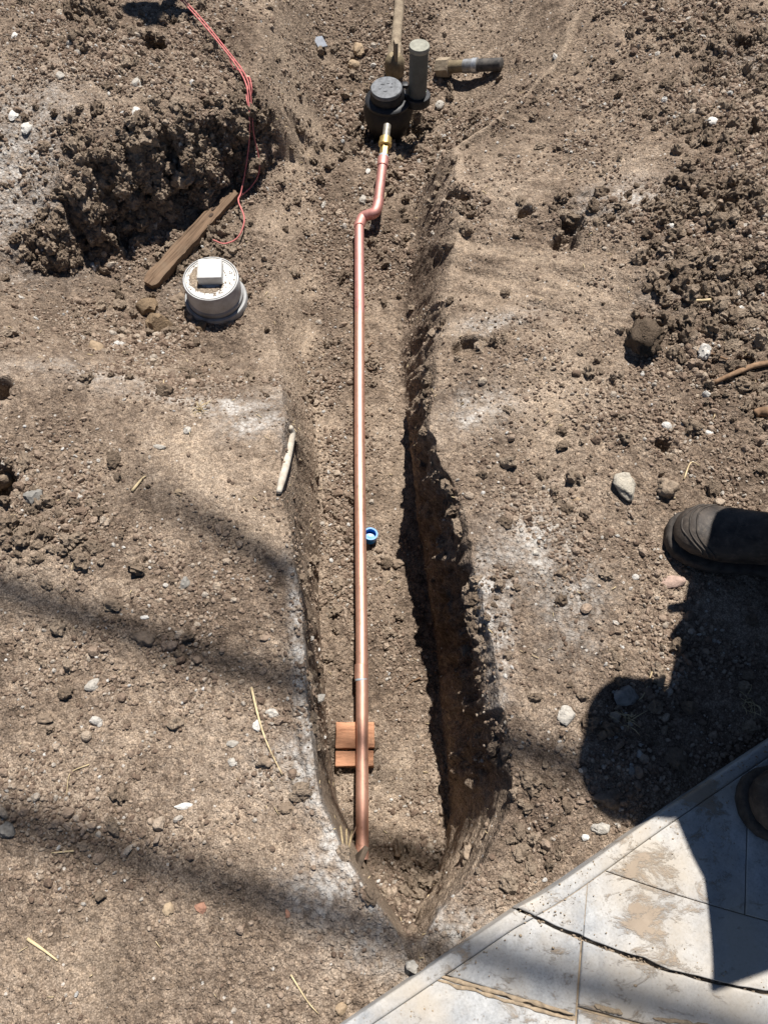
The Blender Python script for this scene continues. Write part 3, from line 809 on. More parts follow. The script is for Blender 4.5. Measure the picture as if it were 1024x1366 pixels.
# ------------------------------------------------------------------ PVC cleanout
M_PVC = simple('dirty_white_pvc', (.66, .65, .62), .55, 0, .4, .12, 22, .15, .001, (.46, .43, .385))
M_PVCG = simple('darker_grey_pvc', (.36, .36, .355), .6, 0, .35, .15, 25, .2, .001, (.23, .215, .195))  # darker grey than the plug, for the hub and its ring
M_PVCB = simple('grey_white_pvc', (.56, .56, .55), .6, 0, .35, .15, 30, .2, .001, (.38, .36, .335))
c0 = hit(290, 403)
k = pxm(c0)
clean = empty('cleanout_cap', (c0.x, c0.y, c0.z+.010), 'white round PVC cleanout cap with square knob beside the plank', 'cleanout', rot=(.05, .02, .06))
r = 36.5/k
L('hub', [(r*1.0, -.06), (r*1.13, -.05), (r*1.13, .008), (r*1.10, .013), (r*1.02, .014), (r*.9, .008)], M_PVCG, clean, 48)
L('hub_ring', [(r*.9, .0), (r*1.0, .016), (r*1.005, .026), (r*.96, .03), (r*.9, .03)], M_PVCG, clean, 48)
L('body', [(r*.95, .01), (r*.955, .028), (r*.97, .05), (r*.975, .084), (r*.96, .087), (r*.93, .0875), (r*.925, .083), (r*.9, .082)], M_PVCB, clean, 48)
L('plug', [(r*.93, .07), (r*.905, .0845), (r*.89, .087), (r*.86, .0872), (r*.84, .0845), (r*.3, .084), (.002, .084)], M_PVC, clean, 48)
bm = bmesh.new(); box(bm, (.001, .012, .098), (r*.84, r*.84, .03), None, .003, 3)
finish('square_knob', bm, M_PVC, clean, True, 40)
bm = bmesh.new()
for i in range(420):                                           # crumbs of soil left on the plug
    a = random.uniform(0, 2*math.pi); q = r*random.uniform(.46, .86)
    if random.random() < .55 and not (2.2 < a < 5.4): continue
    s = random.uniform(.0008, .0022)
    bmesh.ops.create_icosphere(bm, subdivisions=1, radius=s, matrix=Matrix.Translation((q*math.cos(a), q*math.sin(a)+.006, .0845+s*.4)) @ Matrix.Scale(.7, 4, (0, 0, 1)))
so = finish('soil_crumbs', bm, M_CLODU, clean); so['kind'] = 'stuff'
bm = bmesh.new(); ring_ = []
for i in range(49):
    a = 1.75+4.0*i/48; row = []
    e_ = math.sin(math.pi*i/48)**.4
    for j in range(9):
        u = j/8; q = r*(.48+(.30*e_+.07*mnoise.noise(Vector((i*.45, 2, 0)))*e_)*u)
        row.append(bm.verts.new((q*math.cos(a), q*math.sin(a)+.008, .0838+.0028*math.sin(math.pi*u)*e_*(1+.8*mnoise.noise(Vector((i*.9, j*1.3, 0)))))))
    ring_.append(row)
for a, b_ in zip(ring_, ring_[1:]):
    for j in range(8): bm.faces.new((a[j], a[j+1], b_[j+1], b_[j]))
finish('soil_smear', bm, simple('plug_soil', (.34, .27, .20), .95, 0, .1, .35, 260, 1.0, .003), clean)

# ------------------------------------------------------------------ weathered plank
def wood(name, c1, c2, sc=(6, 60, 60), scale=2.0, bmp=.7):
    m, nt, b = mat(name)
    v = coords(nt, 'Object')
    mp = N(nt, 'ShaderNodeMapping'); mp.inputs['Scale'].default_value = sc; nt.links.new(v, mp.inputs['Vector'])
    nz = noise_n(nt, mp.outputs['Vector'], scale, 8, .7, .4)
    col = ramp(nt, nz, [(.3, c2), (.52, c1), (.72, tuple(min(1, c*1.25) for c in c1))])
    col = mixc(nt, ramp(nt, noise_n(nt, v, 22, 5, .6), [(.5, (0, 0, 0)), (.75, (.55, .55, .55))]), col, (.21, .155, .105))
    nt.links.new(col, b.inputs['Base Color']); b.inputs['Roughness'].default_value = .9; b.inputs['Specular IOR Level'].default_value = .15
    nt.links.new(bump(nt, nz, bmp, .004), b.inputs['Normal'])
    return m
M_PLANK = wood('weathered_wood', (.20, .132, .085), (.045, .028, .018), (4, 75, 75), 1.6, 1.0)
w0, w1 = hit(200, 385), hit(312, 262)
w0 = Vector((w0.x, w0.y, gz(w0.x, w0.y)+.012)); w1 = Vector((w1.x, w1.y, w1.z+.012))
pl_len = (w1-w0).length
pd = (w1-w0).normalized()
plank = empty('wooden_plank', w0, 'weathered split brown plank lying above the white cleanout cap', 'plank')
plank.rotation_euler = pd.to_track_quat('X', 'Z').to_euler()
bm = bmesh.new()
nseg = 40; ws = []
for i in range(nseg+1):
    t = i/nseg; x = t*pl_len
    hw = .025*(1.0-.12*t)+.004*mnoise.noise(Vector((t*7, 1, 0)))+.002*mnoise.noise(Vector((t*23, 1, 0)))
    hw2 = .023*(1.0-.05*t)+.003*mnoise.noise(Vector((t*9, 5, 0)))+.002*mnoise.noise(Vector((t*27, 5, 0)))
    th = .013
    if t < .06: hw *= .55+.45*math.sqrt(t/.06); hw2 *= .6+.4*math.sqrt(t/.06); th *= .8
    row = []
    for j in range(9):
        u = j/8; yy = -hw2+(hw+hw2)*u
        row.append(bm.verts.new((x+.012*mnoise.noise(Vector((u*6, i > nseg/2, 3)))*(t > .97), yy, th-.003*(abs(u-.5)*2)**4+.0022*mnoise.noise(Vector((t*3, u*9, 2))))))
    low = [bm.verts.new((x, -hw2+.002+(hw+hw2-.004)*j/8, -.014)) for j in range(9)]
    ws.append((row, low))
for (a, al), (b_, bl) in zip(ws, ws[1:]):
    for j in range(8):
        bm.faces.new((a[j], b_[j], b_[j+1], a[j+1])); bm.faces.new((al[j], al[j+1], bl[j+1], bl[j]))
    bm.faces.new((a[0], al[0], bl[0], b_[0])); bm.faces.new((a[8], b_[8], bl[8], al[8]))
for (a, al), fl_ in ((ws[0], 0), (ws[-1], 1)):
    bm.faces.new(list(a)+list(al[::-1]))
finish('board', bm, M_PLANK, plank, True, 35)
for t, yo in ((.78, .004), (.72, -.006), (.86, .010)):
    bm = bmesh.new(); bmesh.ops.create_icosphere(bm, subdivisions=2, radius=.008, matrix=Matrix.Translation((pl_len*t, yo, .013)) @ Matrix.Diagonal((1.3, .7, .35, 1)))
    finish('knot', bm, simple('dark_knot', (.07, .045, .03), .9), plank)

# ------------------------------------------------------------------ wood blocks under the pipe
M_RED_WOOD = wood('redwood', (.56, .285, .165), (.32, .15, .085), (14, 90, 90), 1.6, .9)
for (xa, xb, ya, yb, lab) in ((448, 499, 963, 998, 'wider reddish wood block propping the copper pipe'), (447, 498, 1001, 1022, 'narrow reddish wood block below the wider one under the pipe')):
    a, b_ = P(xa, ya, -.40), P(xb, yb, -.40)
    cx, cy = (a.x+b_.x)/2, (a.y+b_.y)/2
    tz = pa.z+(pb.z-pa.z)*((cy-pa.y)/(pb.y-pa.y))-RP-.0005
    bz = min(gz(cx-.03, cy), gz(cx+.03, cy), tz-.02)-.01
    hx, hy, hz = abs(b_.x-a.x)/2, abs(a.y-b_.y)/2, (tz-bz)/2
    bm = bmesh.new()
    box(bm, (0, 0, hz), (2*hx, 2*hy, 2*hz), None, .0025)
    bmesh.ops.subdivide_edges(bm, edges=bm.edges[:], cuts=3, use_grid_fill=True)
    for v in bm.verts:
        v.co += Vector((mnoise.noise(v.co*60), mnoise.noise(v.co*60+Vector((9, 0, 0))), .5*mnoise.noise(v.co*60+Vector((0, 9, 0)))))*.0022
    o = finish('wood_block', bm, M_RED_WOOD, None, True, 35)
    o.location = (cx, cy, bz); o.rotation_euler = (0, 0, .02)
    tag(o, lab, 'wood block', 'wood blocks under the pipe')

# ------------------------------------------------------------------ blue cap
M_BLUE = simple('blue_plastic', (.02, .22, .62), .35, 0, .5, .05, 20, 0)
bp = hit(493, 719)
cap = empty('blue_cap', (bp.x, bp.y, bp.z), 'small bright blue plastic cap lying open-side up by the pipe', 'cap', rot=(-.12, .1, 0))
rb = 9.6/pxm(bp)
L('cup', [(rb*.82, .0), (rb*.9, .001), (rb*.96, .022), (rb*1.0, .024), (rb*1.0, .027), (rb*.78, .027), (rb*.76, .012), (.001, .011)], M_BLUE, cap, 32)

# ------------------------------------------------------------------ pink string
M_STR = simple('pink_twine', (.62, .20, .185), .8, 0, .2, .15, 300, .4, .0008)
def on_ground(pts, lift):
    px = [Vector((p[0], p[1], 0)) for p in pts]
    fine_ = smooth_path(px, 7)
    dirs = [ray(p.x, p.y).normalized() for p in fine_]
    dist = []
    for d in dirs:
        r_ = BVH.ray_cast(CAMP, d); dist.append(r_[3] if r_[0] is not None else 3.0)
    low = [min(dist[max(0, i-4):i+5]) for i in range(len(dist))]
    out = []
    for i, d in enumerate(dirs):
        w_ = low[max(0, i-4):i+5]
        out.append(CAMP+d*(sum(w_)/len(w_)-lift))
    return out
string = empty('twine', hit(330, 150), 'tangled pink twine draped down the bank to the plank', 'twine')
so_ = Vector(string.location)
S1 = [(236, -6), (262, 22), (290, 55), (318, 92), (330, 120), (333, 170), (330, 210), (322, 255), (318, 268), (326, 292), (318, 316), (300, 325), (284, 320)]
S2 = [(240, -6), (268, 24), (296, 58), (326, 98), (334, 125), (338, 175), (345, 210), (345, 232), (334, 250), (320, 262)]
S3 = [(305, 72), (311, 90), (324, 96), (331, 112), (329, 130), (333, 150)]
S4 = [(308, 78), (320, 88), (328, 104), (333, 104), (336, 122), (331, 134)]
for s in (S1, S2, S3, S4):
    bm = bmesh.new(); tube(bm, [p-so_ for p in on_ground(s, .012)], .0021, 7); finish('strand', bm, M_STR, string)

# ------------------------------------------------------------------ stones one can tell apart
STONES = [  # px, py, width px, height px, material, angular, flat, label
    (128, 465, 26, 24, M_TAN, .8, .5, 'smooth tan stone below the pit edge, by itself'),
    (197, 410, 40, 26, M_RUSTY, 1.0, .8, 'flat rusty brown rock nearest the lower end of the plank'),
    (212, 436, 44, 32, M_RUSTY, 1.0, .85, 'chunky rusty brown rock beside the cleanout cap'),
    (268, 436, 22, 18, M_RUSTY, .8, .5, 'small dark brown rock against the foot of the cleanout cap'),
    (127, 357, 16, 12, M_WHITE, .5, .6, 'small white stone on the pit floor below the bank'),
    (240, 400, 24, 16, M_CLOD, .6, .6, 'brown stone wedged between plank and cleanout cap'),
    (44, 664, 26, 22, M_GREYS, .3, .7, 'smooth rounded grey stone in the pebble pile by the edge'),
    (0, 635, 34, 46, M_CLOD, .4, .9, 'large brown clod cut by the edge above the grey stone'),
    (937, 471, 22, 20, M_WHITE, .4, .8, 'bright white knobbly stone beside the stick'),
    (857, 455, 50, 56, M_CLODK, .3, .8, 'large dark clod standing alone on the slope'),
    (896, 777, 42, 20, M_PINK, .4, .6, 'oval pinkish cobble near the boot, at the shadow edge'),
    (754, 956, 26, 30, M_PALE, .9, .5, 'pale angular stone left of the person shadow'),
    (832, 929, 38, 32, M_GREYS, .6, .5, 'flat grey stone inside the shadow edge'),
    (887, 652, 34, 34, M_CLOD, .5, .8, 'split brown clod just above the boot toe'),
    (842, 1028, 12, 18, M_GREYS, .3, .6, 'small oblong grey pebble in the shadow'),
    (852, 1006, 10, 15, M_PALE, .3, .6, 'small pale pebble in the shadow'),
    (800, 1106, 24, 20, M_PALE, .5, .6, 'pale grey stone close to the paving nosing'),
    (810, 1066, 44, 34, M_CLOD, .8, .35, 'flat cracked crust of soil at the shadow edge'),
    (780, 1117, 12, 10, M_WHITE, .5, .6, 'small white chip beside the paving'),
    (551, 1288, 28, 22, M_PALE, .8, .6, 'pale lumpy stone beside the paving near the trench tip'),
    (625, 1142, 22, 40, M_CLOD, .5, .7, 'upright oval clod at the foot of the trench wall'),
    (343, 968, 14, 18, M_WHITE, .2, .5, 'smooth white pebble beside the long straw stalk'),
    (363, 951, 20, 16, M_PALE, .6, .5, 'pale angular stone at the top of the pebble cluster by the straw'),
    (354, 1019, 24, 22, M_CLOD, .8, .7, 'dark brown angular stone with a hard shadow below the straw'),
    (381, 1078, 26, 22, M_CLOD, .9, .4, 'curled flake of soil near the trench edge'),
    (310, 992, 18, 11, M_PALE, .5, .5, 'flat pale pebble in the cluster by the straw'),
    (310, 1018, 14, 14, M_PALE, .5, .5, 'rounded pale pebble at the bottom of the cluster by the straw'),
    (12, 1107, 26, 26, M_GREYS, .5, .7, 'lumpy grey stone at the dark shadow band'),
    (268, 1210, 18, 20, M_RED, .8, .5, 'small reddish stone below the dark shadow band'),
    (384, 1220, 8, 14, M_RED, .6, .6, 'tiny red chip inside the dark shadow band'),
    (123, 915, 24, 22, M_PALE, .7, .5, 'pale rough stone left of centre above a flat rock'),
    (58, 958, 30, 18, M_CLOD, .8, .35, 'flat brown rock with a white flake on it'),
    (195, 853, 36, 26, M_CLOD, .5, .5, 'broad brown clod lying in the middle shadow band'),
    (146, 809, 18, 16, M_TAN, .6, .5, 'tan stone above the middle shadow band'),
    (247, 778, 14, 18, M_GREYS, .4, .6, 'oval grey brown pebble between the shadow bands'),
    (245, 1075, 24, 10, M_WHITE, .8, .4, 'white flat flake on the left soil'),
    (193, 824, 14, 8, M_WHITE, .5, .5, 'small white flake beside the tan stone'),
    (250, 575, 12, 12, M_PALE, .5, .5, 'pale pebble below the pale rim of the pit'),
    (212, 596, 22, 9, M_PALE, .6, .4, 'long pale flat pebble below the pit rim'),
    (238, 657, 12, 10, M_TAN, .5, .6, 'small tan pebble on bare clay'),
    (509, 263, 18, 14, M_TAN, .7, .5, 'tan stone touching the riser pipe'),
    (535, 211, 14, 12, M_TAN, .7, .6, 'tan pebble at the rim of the meter hole'),
    (478, 66, 18, 20, M_TAN, .6, .6, 'tan rock above and left of the meter'),
    (473, 88, 18, 12, M_TAN, .7, .5, 'flat tan rock left of the meter lid'),
    (524, 92, 18, 12, M_CLOD, .4, .7, 'brown stone resting between meter lid and valve'),
    (586, 141, 14, 12, M_PALE, .5, .6, 'pale stone right of the transmitter tube'),
    (484, 267, 12, 12, M_PALE, .5, .6, 'pale pebble left of the riser pipe'),
    (490, 229, 8, 10, M_WHITE, .5, .6, 'tiny white pebble left of the copper socket'),
    (945, 577, 18, 9, M_WHITE, .6, .5, 'curved white chip below the stick'),
    (908, 563, 9, 14, M_WHITE, .5, .5, 'small upright white chip below the white stone'),
    (948, 163, 20, 12, M_WHITE, .7, .5, 'white chip at the top of the clod heap'),
    (897, 302, 16, 8, M_WHITE, .7, .5, 'small white chip in the middle of the clod heap'),
    (18, 155, 16, 12, M_WHITE, .6, .5, 'white stone on the left bank top'),
    (37, 172, 18, 14, M_WHITE, .7, .5, 'white wedge stone below another on the left bank'),
    (182, 112, 16, 14, M_PALE, .7, .5, 'pale stone near the dark hollow of the left bank'),
    (184, 152, 18, 14, M_WHITE, .8, .5, 'white angular stone below the dark hollow of the bank'),
    (80, 102, 14, 12, M_PALE, .6, .5, 'pale stone at the centre of the left bank top'),
    (20, 48, 10, 8, M_WHITE, .6, .5, 'small white chip high on the left bank'),
    (768, 666, 12, 9, M_TAN, .5, .5, 'small tan pebble left of the bone-like root'),
    (749, 764, 16, 14, M_CLOD, .6, .7, 'small brown clod between trench and boot'),
    (714, 738, 12, 10, M_PALE, .5, .5, 'pale pebble on the dusty patch right of the trench'),
    (506, 735, 12, 10, M_CLOD, .5, .6, 'brown pebble just below the blue cap'),
    (530, 752, 20, 14, M_CLOD, .6, .6, 'brown clod on the trench floor below the blue cap'),
    (497, 478, 14, 12, M_CLOD, .6, .6, 'brown clod right of the pipe below a wood chip'),
    (455, 1345, 18, 22, M_TAN, .5, .6, 'tan stone against the paving at the bottom edge'),
    (225, 1212, 18, 22, M_TAN, .6, .5, 'flat tan stone left of the reddish one'),
    (112, 1128, 20, 14, M_CLOD, .5, .6, 'brown clod lying in the lowest shadow band'),
]
for i, (px, py, wp, hp, m, ang, fl_, lab) in enumerate(STONES):
    h_ = hit(px, py); k = pxm(h_)
    fs = max(.5, -ray(px, py).normalized().z)
    a, b_ = wp/k/2, hp/k/2/fs*.85
    c = min(a, b_)*fl_*1.25
    me = rock_mesh('stone', 100+i, m, 3, .22 if m is M_PINK else .5, (a*.92, b_*.92, c), 0 if m in (M_CLOD, M_CLODK) else ang*.85, 1.0, 1.0 if m is M_CLODK else .6 if m is M_CLOD else .0)
    o = bpy.data.objects.new('clod' if m in (M_CLOD, M_CLODK) else 'stone', me); COL.objects.link(o)
    z = gz(h_.x, h_.y)
    o.location = (h_.x, h_.y, (z if abs(z-h_.z) < .03 else h_.z)+c*.12)
    o.rotation_euler = (random.uniform(-.15, .15), random.uniform(-.15, .15), random.uniform(-.25, .25))
    tag(o, lab, 'clod' if m in (M_CLOD, M_CLODK) else 'stone')

# loose clods: countable ones in the heaps
clod_src = [rock_mesh('clod', 300+i, M_CLODU, 3, .45, (1, random.uniform(.7, 1), random.uniform(.6, .9)), .25, 1.0, .75) for i in range(9)]
HEAPS = [  # region ellipse px, count, size range (m), label, group
    ((925, 345, 75, 115), 88, (.009, .030), ('brown soil clod', 'loose heap right of the smooth slope'), 'clods in the right-hand heap'),
    ((985, 520, 55, 80), 26, (.006, .014), ('brown clod', 'loose soil around the leaning stick'), 'clods around the stick'),
    ((960, 130, 80, 110), 34, (.007, .020), ('brown clod', 'crumbly slope above the clod heap'), 'clods on the upper right slope'),
    ((200, 245, 150, 75), 44, (.010, .036), ('earth lump', 'broken bank face above the plank'), 'lumps on the bank face'),
    ((65, 705, 75, 60), 40, (.008, .019), ('brown clod', 'pebble pile beside the smooth grey stone'), 'clods in the left pile'),
    ((712, 1095, 45, 70), 34, (.005, .014), ('crumbled clod', 'soil between trench end and paving'), 'crumbled clods at the trench end'),
    ((545, 1160, 45, 45), 22, (.005, .015), ('clod', 'trench floor beyond the pipe end'), 'clods on the trench floor end')]
for (cx, cy, rx, ry), n, (s0, s1), lab, grp in HEAPS:
    made = []
    for i in range(n):
        a = random.uniform(0, 2*math.pi); q = math.sqrt(random.random())
        px, py = cx+rx*q*math.cos(a), cy+ry*q*math.sin(a)
        if not (4 < px < 1020): continue
        if 175 < px < 340 and 255 < py < 450: continue
        h_ = hit(px, py)
        s = s0+(s1-s0)*random.random()**2.2
        o = bpy.data.objects.new('clod', random.choice(clod_src)); COL.objects.link(o)
        o.location = h_+Vector((0, 0, s*.25)); o.scale = (s, s, s)
        o.rotation_euler = (random.uniform(0, 6), random.uniform(0, 6), random.uniform(0, 6))
        f_ = (s-s0)/(s1-s0); size = 'big' if f_ > .45 else 'mid-sized' if f_ > .12 else 'small'
        ud = 'upper' if math.sin(a)*q < -.33 else 'lower' if math.sin(a)*q > .33 else 'middle'
        lr = 'left' if math.cos(a)*q < -.33 else 'right' if math.cos(a)*q > .33 else 'central'
        tag(o, size+' '+lab[0]+', '+(ud+' '+lr).replace('middle central', 'very middle')+' part of the '+lab[1], 'clod', grp); made.append((s, o))
    made.sort(key=lambda q: -q[0])
    for word, (s, o) in zip(('largest', 'second largest', 'third largest'), made): o['label'] = word+' '+lab[0]+' in the '+lab[1]

# ------------------------------------------------------------------ gravel, one mass
src = bpy.data.collections.new('gravel_pieces')
def gravel_source(i, sub, rough, fl):
    me = rock_mesh('pebble', 500+i, M_GRAVEL, sub, rough, (1, random.uniform(.7, 1), fl), .5)
    o = bpy.data.objects.new('pebble_shape_%02d' % i, me); src.objects.link(o)
for i in range(10): gravel_source(i, 2 if i < 4 else 1, .3, random.uniform(.55, .85))
ctr = GCO[GQ].mean(1)
ea = GCO[GQ[:, 1]]-GCO[GQ[:, 0]]; eb = GCO[GQ[:, 3]]-GCO[GQ[:, 0]]
area = np.linalg.norm(np.cross(ea, eb), axis=1); nzf = np.abs(np.cross(ea, eb)[:, 2])/np.maximum(area, 1e-12)
fx, fy = ctr[:, 0].astype(np.float64), ctr[:, 1].astype(np.float64)
inw = (np.abs(fx) < .52*(.438*fy+1.27)+.16) & (fy > -.33) & (fy < 2.7)
onconc = ((fx-e0.x)*en.x+(fy-e0.y)*en.y) > -.004
RV, CV = R.ravel()[GQ[:, 0]], C.ravel()[GQ[:, 0]]
GRAV = [(60, 700, 90, 70, 1), (200, 370, 110, 50, 1), (240, 470, 130, 40, .8), (450, 420, 40, 140, .9), (450, 700, 30, 200, .8), (510, 110, 130, 100, 1), (960, 380, 110, 190, 1), (930, 130, 120, 120, .8), (150, 100, 150, 80, .7), (800, 650, 150, 120, .5), (640, 1130, 70, 70, .7),
        (900, 950, 130, 90, .8), (300, 760, 120, 60, .6), (150, 870, 140, 40, .6), (340, 1000, 80, 60, .6), (520, 800, 30, 150, .5), (830, 480, 80, 50, .5), (150, 1100, 160, 80, .4), (530, 1170, 40, 40, .7)]
GV = blobs(fx, fy, GRAV)
SCV = sc.ravel()[GQ[:, 0]]
FV = FACE.ravel()[GQ[:, 0]]; TV = T.ravel()[GQ[:, 0]]; SV = steep.ravel()[GQ[:, 0]]
dens = (.09+1.7*GV+.5*RV)*(1-.75*CV)*(1-.6*SCV)*np.clip(.6+1.2*pn2(fx*12, fy*12)+1.3*pn2(fx*4.5, fy*4.5+8), .06, 2.4)*inw*(~onconc)*np.where(nzf < .45, .35, 1)*np.where((SV > .3) & (fy < .2), .06, 1)
def scatter(name, n, smin, smax, power, bias, label, dens_=None, coll=None, kinds=10):
    w = area*(dens if dens_ is None else dens_)**bias; w /= w.sum()
    f = rng.choice(len(w), n, p=w)
    u, v = rng.random(n), rng.random(n)
    a, b_, c, d = (GCO[GQ[f, i]] for i in range(4))
    p = (a*((1-u)*(1-v))[:, None]+b_*(u*(1-v))[:, None]+c*(u*v)[:, None]+d*((1-u)*v)[:, None])
    s = smin+(smax-smin)*rng.random(n)**power
    p[:, 2] += s*.15
    me = bpy.data.meshes.new(name); me.vertices.add(n); me.vertices.foreach_set('co', p.astype(np.float32).ravel())
    sc3 = s[:, None]*rng.uniform(.75, 1.25, (n, 3))
    for nm, tp, arr in (('rot', 'FLOAT_VECTOR', rng.uniform(0, 6.28, (n, 3))), ('scl', 'FLOAT_VECTOR', sc3)):
        me.attributes.new(nm, tp, 'POINT').data.foreach_set('vector', arr.astype(np.float32).ravel())
    me.attributes.new('idx', 'INT', 'POINT').data.foreach_set('value', rng.integers(0, kinds, n).astype(np.int32))
    o = bpy.data.objects.new(name, me); COL.objects.link(o)
    o['kind'] = 'stuff'; o['label'] = label; o['category'] = 'gravel'
    ng = bpy.data.node_groups.new(name, 'GeometryNodeTree')
    ng.interface.new_socket('Geometry', in_out='INPUT', socket_type='NodeSocketGeometry')
    ng.interface.new_socket('Geometry', in_out='OUTPUT', socket_type='NodeSocketGeometry')
    gi, go = ng.nodes.new('NodeGroupInput'), ng.nodes.new('NodeGroupOutput')
    ci = ng.nodes.new('GeometryNodeCollectionInfo'); ci.inputs['Collection'].default_value = coll or src
    ci.inputs['Separate Children'].default_value = True; ci.inputs['Reset Children'].default_value = True
    ip = ng.nodes.new('GeometryNodeInstanceOnPoints'); ip.inputs['Pick Instance'].default_value = True
    def na(nm, tp):
        q = ng.nodes.new('GeometryNodeInputNamedAttribute'); q.data_type = tp; q.inputs['Name'].default_value = nm
        return [s_ for s_ in q.outputs if s_.enabled and s_.name == 'Attribute'][0]
    e2r = ng.nodes.new('FunctionNodeEulerToRotation')
    ng.links.new(na('rot', 'FLOAT_VECTOR'), e2r.inputs[0]); ng.links.new(e2r.outputs[0], ip.inputs['Rotation'])
    ng.links.new(na('scl', 'FLOAT_VECTOR'), ip.inputs['Scale']); ng.links.new(na('idx', 'INT'), ip.inputs['Instance Index'])
    ng.links.new(gi.outputs[0], ip.inputs['Points']); ng.links.new(ci.outputs[0], ip.inputs['Instance'])
    ng.links.new(ip.outputs[0], go.inputs[0])
    o.modifiers.new('scatter', 'NODES').node_group = ng
    return o
CRUMB = bpy.data.collections.new('crumb_pieces')
for i, me_ in enumerate(clod_src): CRUMB.objects.link(bpy.data.objects.new('crumb_shape_%02d' % i, me_))
FV = FACE.ravel()[GQ[:, 0]]; TV = T.ravel()[GQ[:, 0]]; SV = steep.ravel()[GQ[:, 0]]
cdens = (1.0*FV+1.2*np.clip(RV-.25, 0, 1)+.9*SV*(TV < .22)*(fx > 0)+.25*GV)*np.clip(.6+1.4*pn2(fx*9, fy*9+4), .05, 2)*inw*(~onconc)*np.where((SV > .2) & (fy < .18), .0, 1)
scatter('gravel', 150000, .0012, .0062, 2.3, 1.0, 'fine brown and pale gravel strewn over the soil')
scatter('gravel', 9000, .0045, .0135, 2.6, 1.8, 'coarser brown pebbles strewn among the fine gravel')

scatter('soil_crumbs', 9000, .003, .022, 3.6, 1.0, 'loose crumbs of soil on the broken bank face and heaps', cdens, CRUMB, 9)['category'] = 'soil'

bm = bmesh.new()
for i in range(420):
    if i < 280:
        t = random.uniform(-.1, .95); d_ = random.expovariate(1/.016)+.004
        q = e0+ed*t+en*d_; zz = CZ
    else:
        s_ = random.uniform(0, .7); d_ = random.choice((-1, 1))*(random.expovariate(1/.012)+.006)
        q = L1[0]+Vector((L1[1].y, -L1[1].x))*s_+L1[1]*(d_-.021*math.sin(math.pi*min(1, s_/.5))); zz = CZ
    if (q-L1[0]).dot(L1[1]) < -.01: zz = CZ-.007
    rr = random.uniform(.0006, .0022)*(1.6 if random.random() < .08 else 1)
    bmesh.ops.create_icosphere(bm, subdivisions=1, radius=rr, matrix=Matrix.Translation((q.x, q.y, zz+rr*.3)) @ Euler((random.random()*6, random.random()*6, 0)).to_matrix().to_4x4() @ Matrix.Diagonal((1, .8, .6, 1)))
o = finish('soil_grains', bm, M_MUD, None, False); o['kind'] = 'stuff'
tag(o, 'grains of soil spilled over the paving edge', 'soil')

# ------------------------------------------------------------------ sticks, straw and odds and ends
M_STRAW = simple('dry_straw', (.56, .44, .26), .8, 0, .2, .2, 60, 0)
M_STICK = simple('brown_stick', (.24, .15, .09), .9, 0, .2, .3, 60, .5, .001)
M_BARK = simple('pale_weathered_root', (.58, .52, .43), .9, 0, .2, .2, 50, .6, .002, (.40, .34, .27))
def stalk(name, pts, r, m, lab, cat, lift=.003, taper=.4, n=5):
    h0 = hit(*pts[0])
    w = [hit(*p) for p in pts]; w = smooth_path(w, n)
    w = [Vector((p.x, p.y, p.z+lift)) for p in w]
    bm = bmesh.new(); tube(bm, [p-h0 for p in w], [r*(1-(1-taper)*i/(len(w)-1)) for i in range(len(w))], 7)
    o = finish(name, bm, m); o.location = h0
    return tag(o, lab, cat)
stalk('stick', [(1030, 487), (1000, 493), (975, 503), (948, 515)], .0075, M_STICK, 'brown stick leaning in from the edge below the white stone', 'stick', .012, .7)
stalk('stick', [(1024, 553), (1012, 552), (1004, 555)], .012, M_STICK, 'short stub of brown stick at the edge below the longer one', 'stick', .008, .8)
stalk('stick', [(968, 482), (955, 477), (944, 472)], .003, M_STICK, 'thin twig poking out beside the white knobbly stone', 'stick', .006)
stalk('stick', [(945, 404), (930, 405), (917, 404)], .004, M_STRAW, 'yellowish wood splinter in the clod heap', 'stick', .01, .8)
stalk('straw', [(336, 918), (346, 960), (358, 995), (377, 1034)], .0026, M_STRAW, 'long dry straw stalk beside the white pebbles', 'straw', .006)
stalk('straw', [(38, 1252), (58, 1266), (78, 1281)], .003, M_STRAW, 'short thick straw on the lower left soil', 'straw')
stalk('straw', [(120, 1020), (95, 1032), (90, 1060)], .0014, M_STRAW, 'bent thin straw on the left soil', 'straw')
stalk('straw', [(100, 1135), (70, 1138)], .002, M_STRAW, 'short straw inside the lowest shadow band', 'straw')
stalk('straw', [(177, 656), (190, 640), (195, 636)], .0035, M_STRAW, 'pale straw fragment on bare clay', 'straw')
stalk('straw', [(388, 1300), (410, 1335), (425, 1352)], .0016, M_STRAW, 'thin straw near the bottom beside the paving', 'straw')
stalk('straw', [(911, 640), (920, 618), (932, 622)], .0018, M_STRAW, 'bent straw above the boot', 'straw')
stalk('straw', [(872, 885), (858, 925), (850, 935)], .0016, M_STRAW, 'thin straw crossing into the dark shadow', 'straw', .005)
stalk('straw', [(222, 524), (219, 510), (224, 500)], .0018, M_STRAW, 'upright straw wisp on the pit rim', 'straw', .004)
stalk('root', [(488, 1078), (478, 1100), (470, 1118)], .0022, simple('bare_root', (.40, .27, .18), .9), 'thin curved root crossing the copper pipe end', 'root', .045)
for i, (x0, y0, x1, y1) in enumerate([(454, 1102, 458, 1132), (462, 1106, 462, 1136), (470, 1108, 464, 1138)]):
    stalk('straw', [(x0, y0), ((x0+x1)/2, (y0+y1)/2), (x1, y1)], .0028, M_STRAW, ['leftmost', 'middle', 'rightmost'][i]+' of three straw stubs beside the pipe end', 'straw', .008, .8)
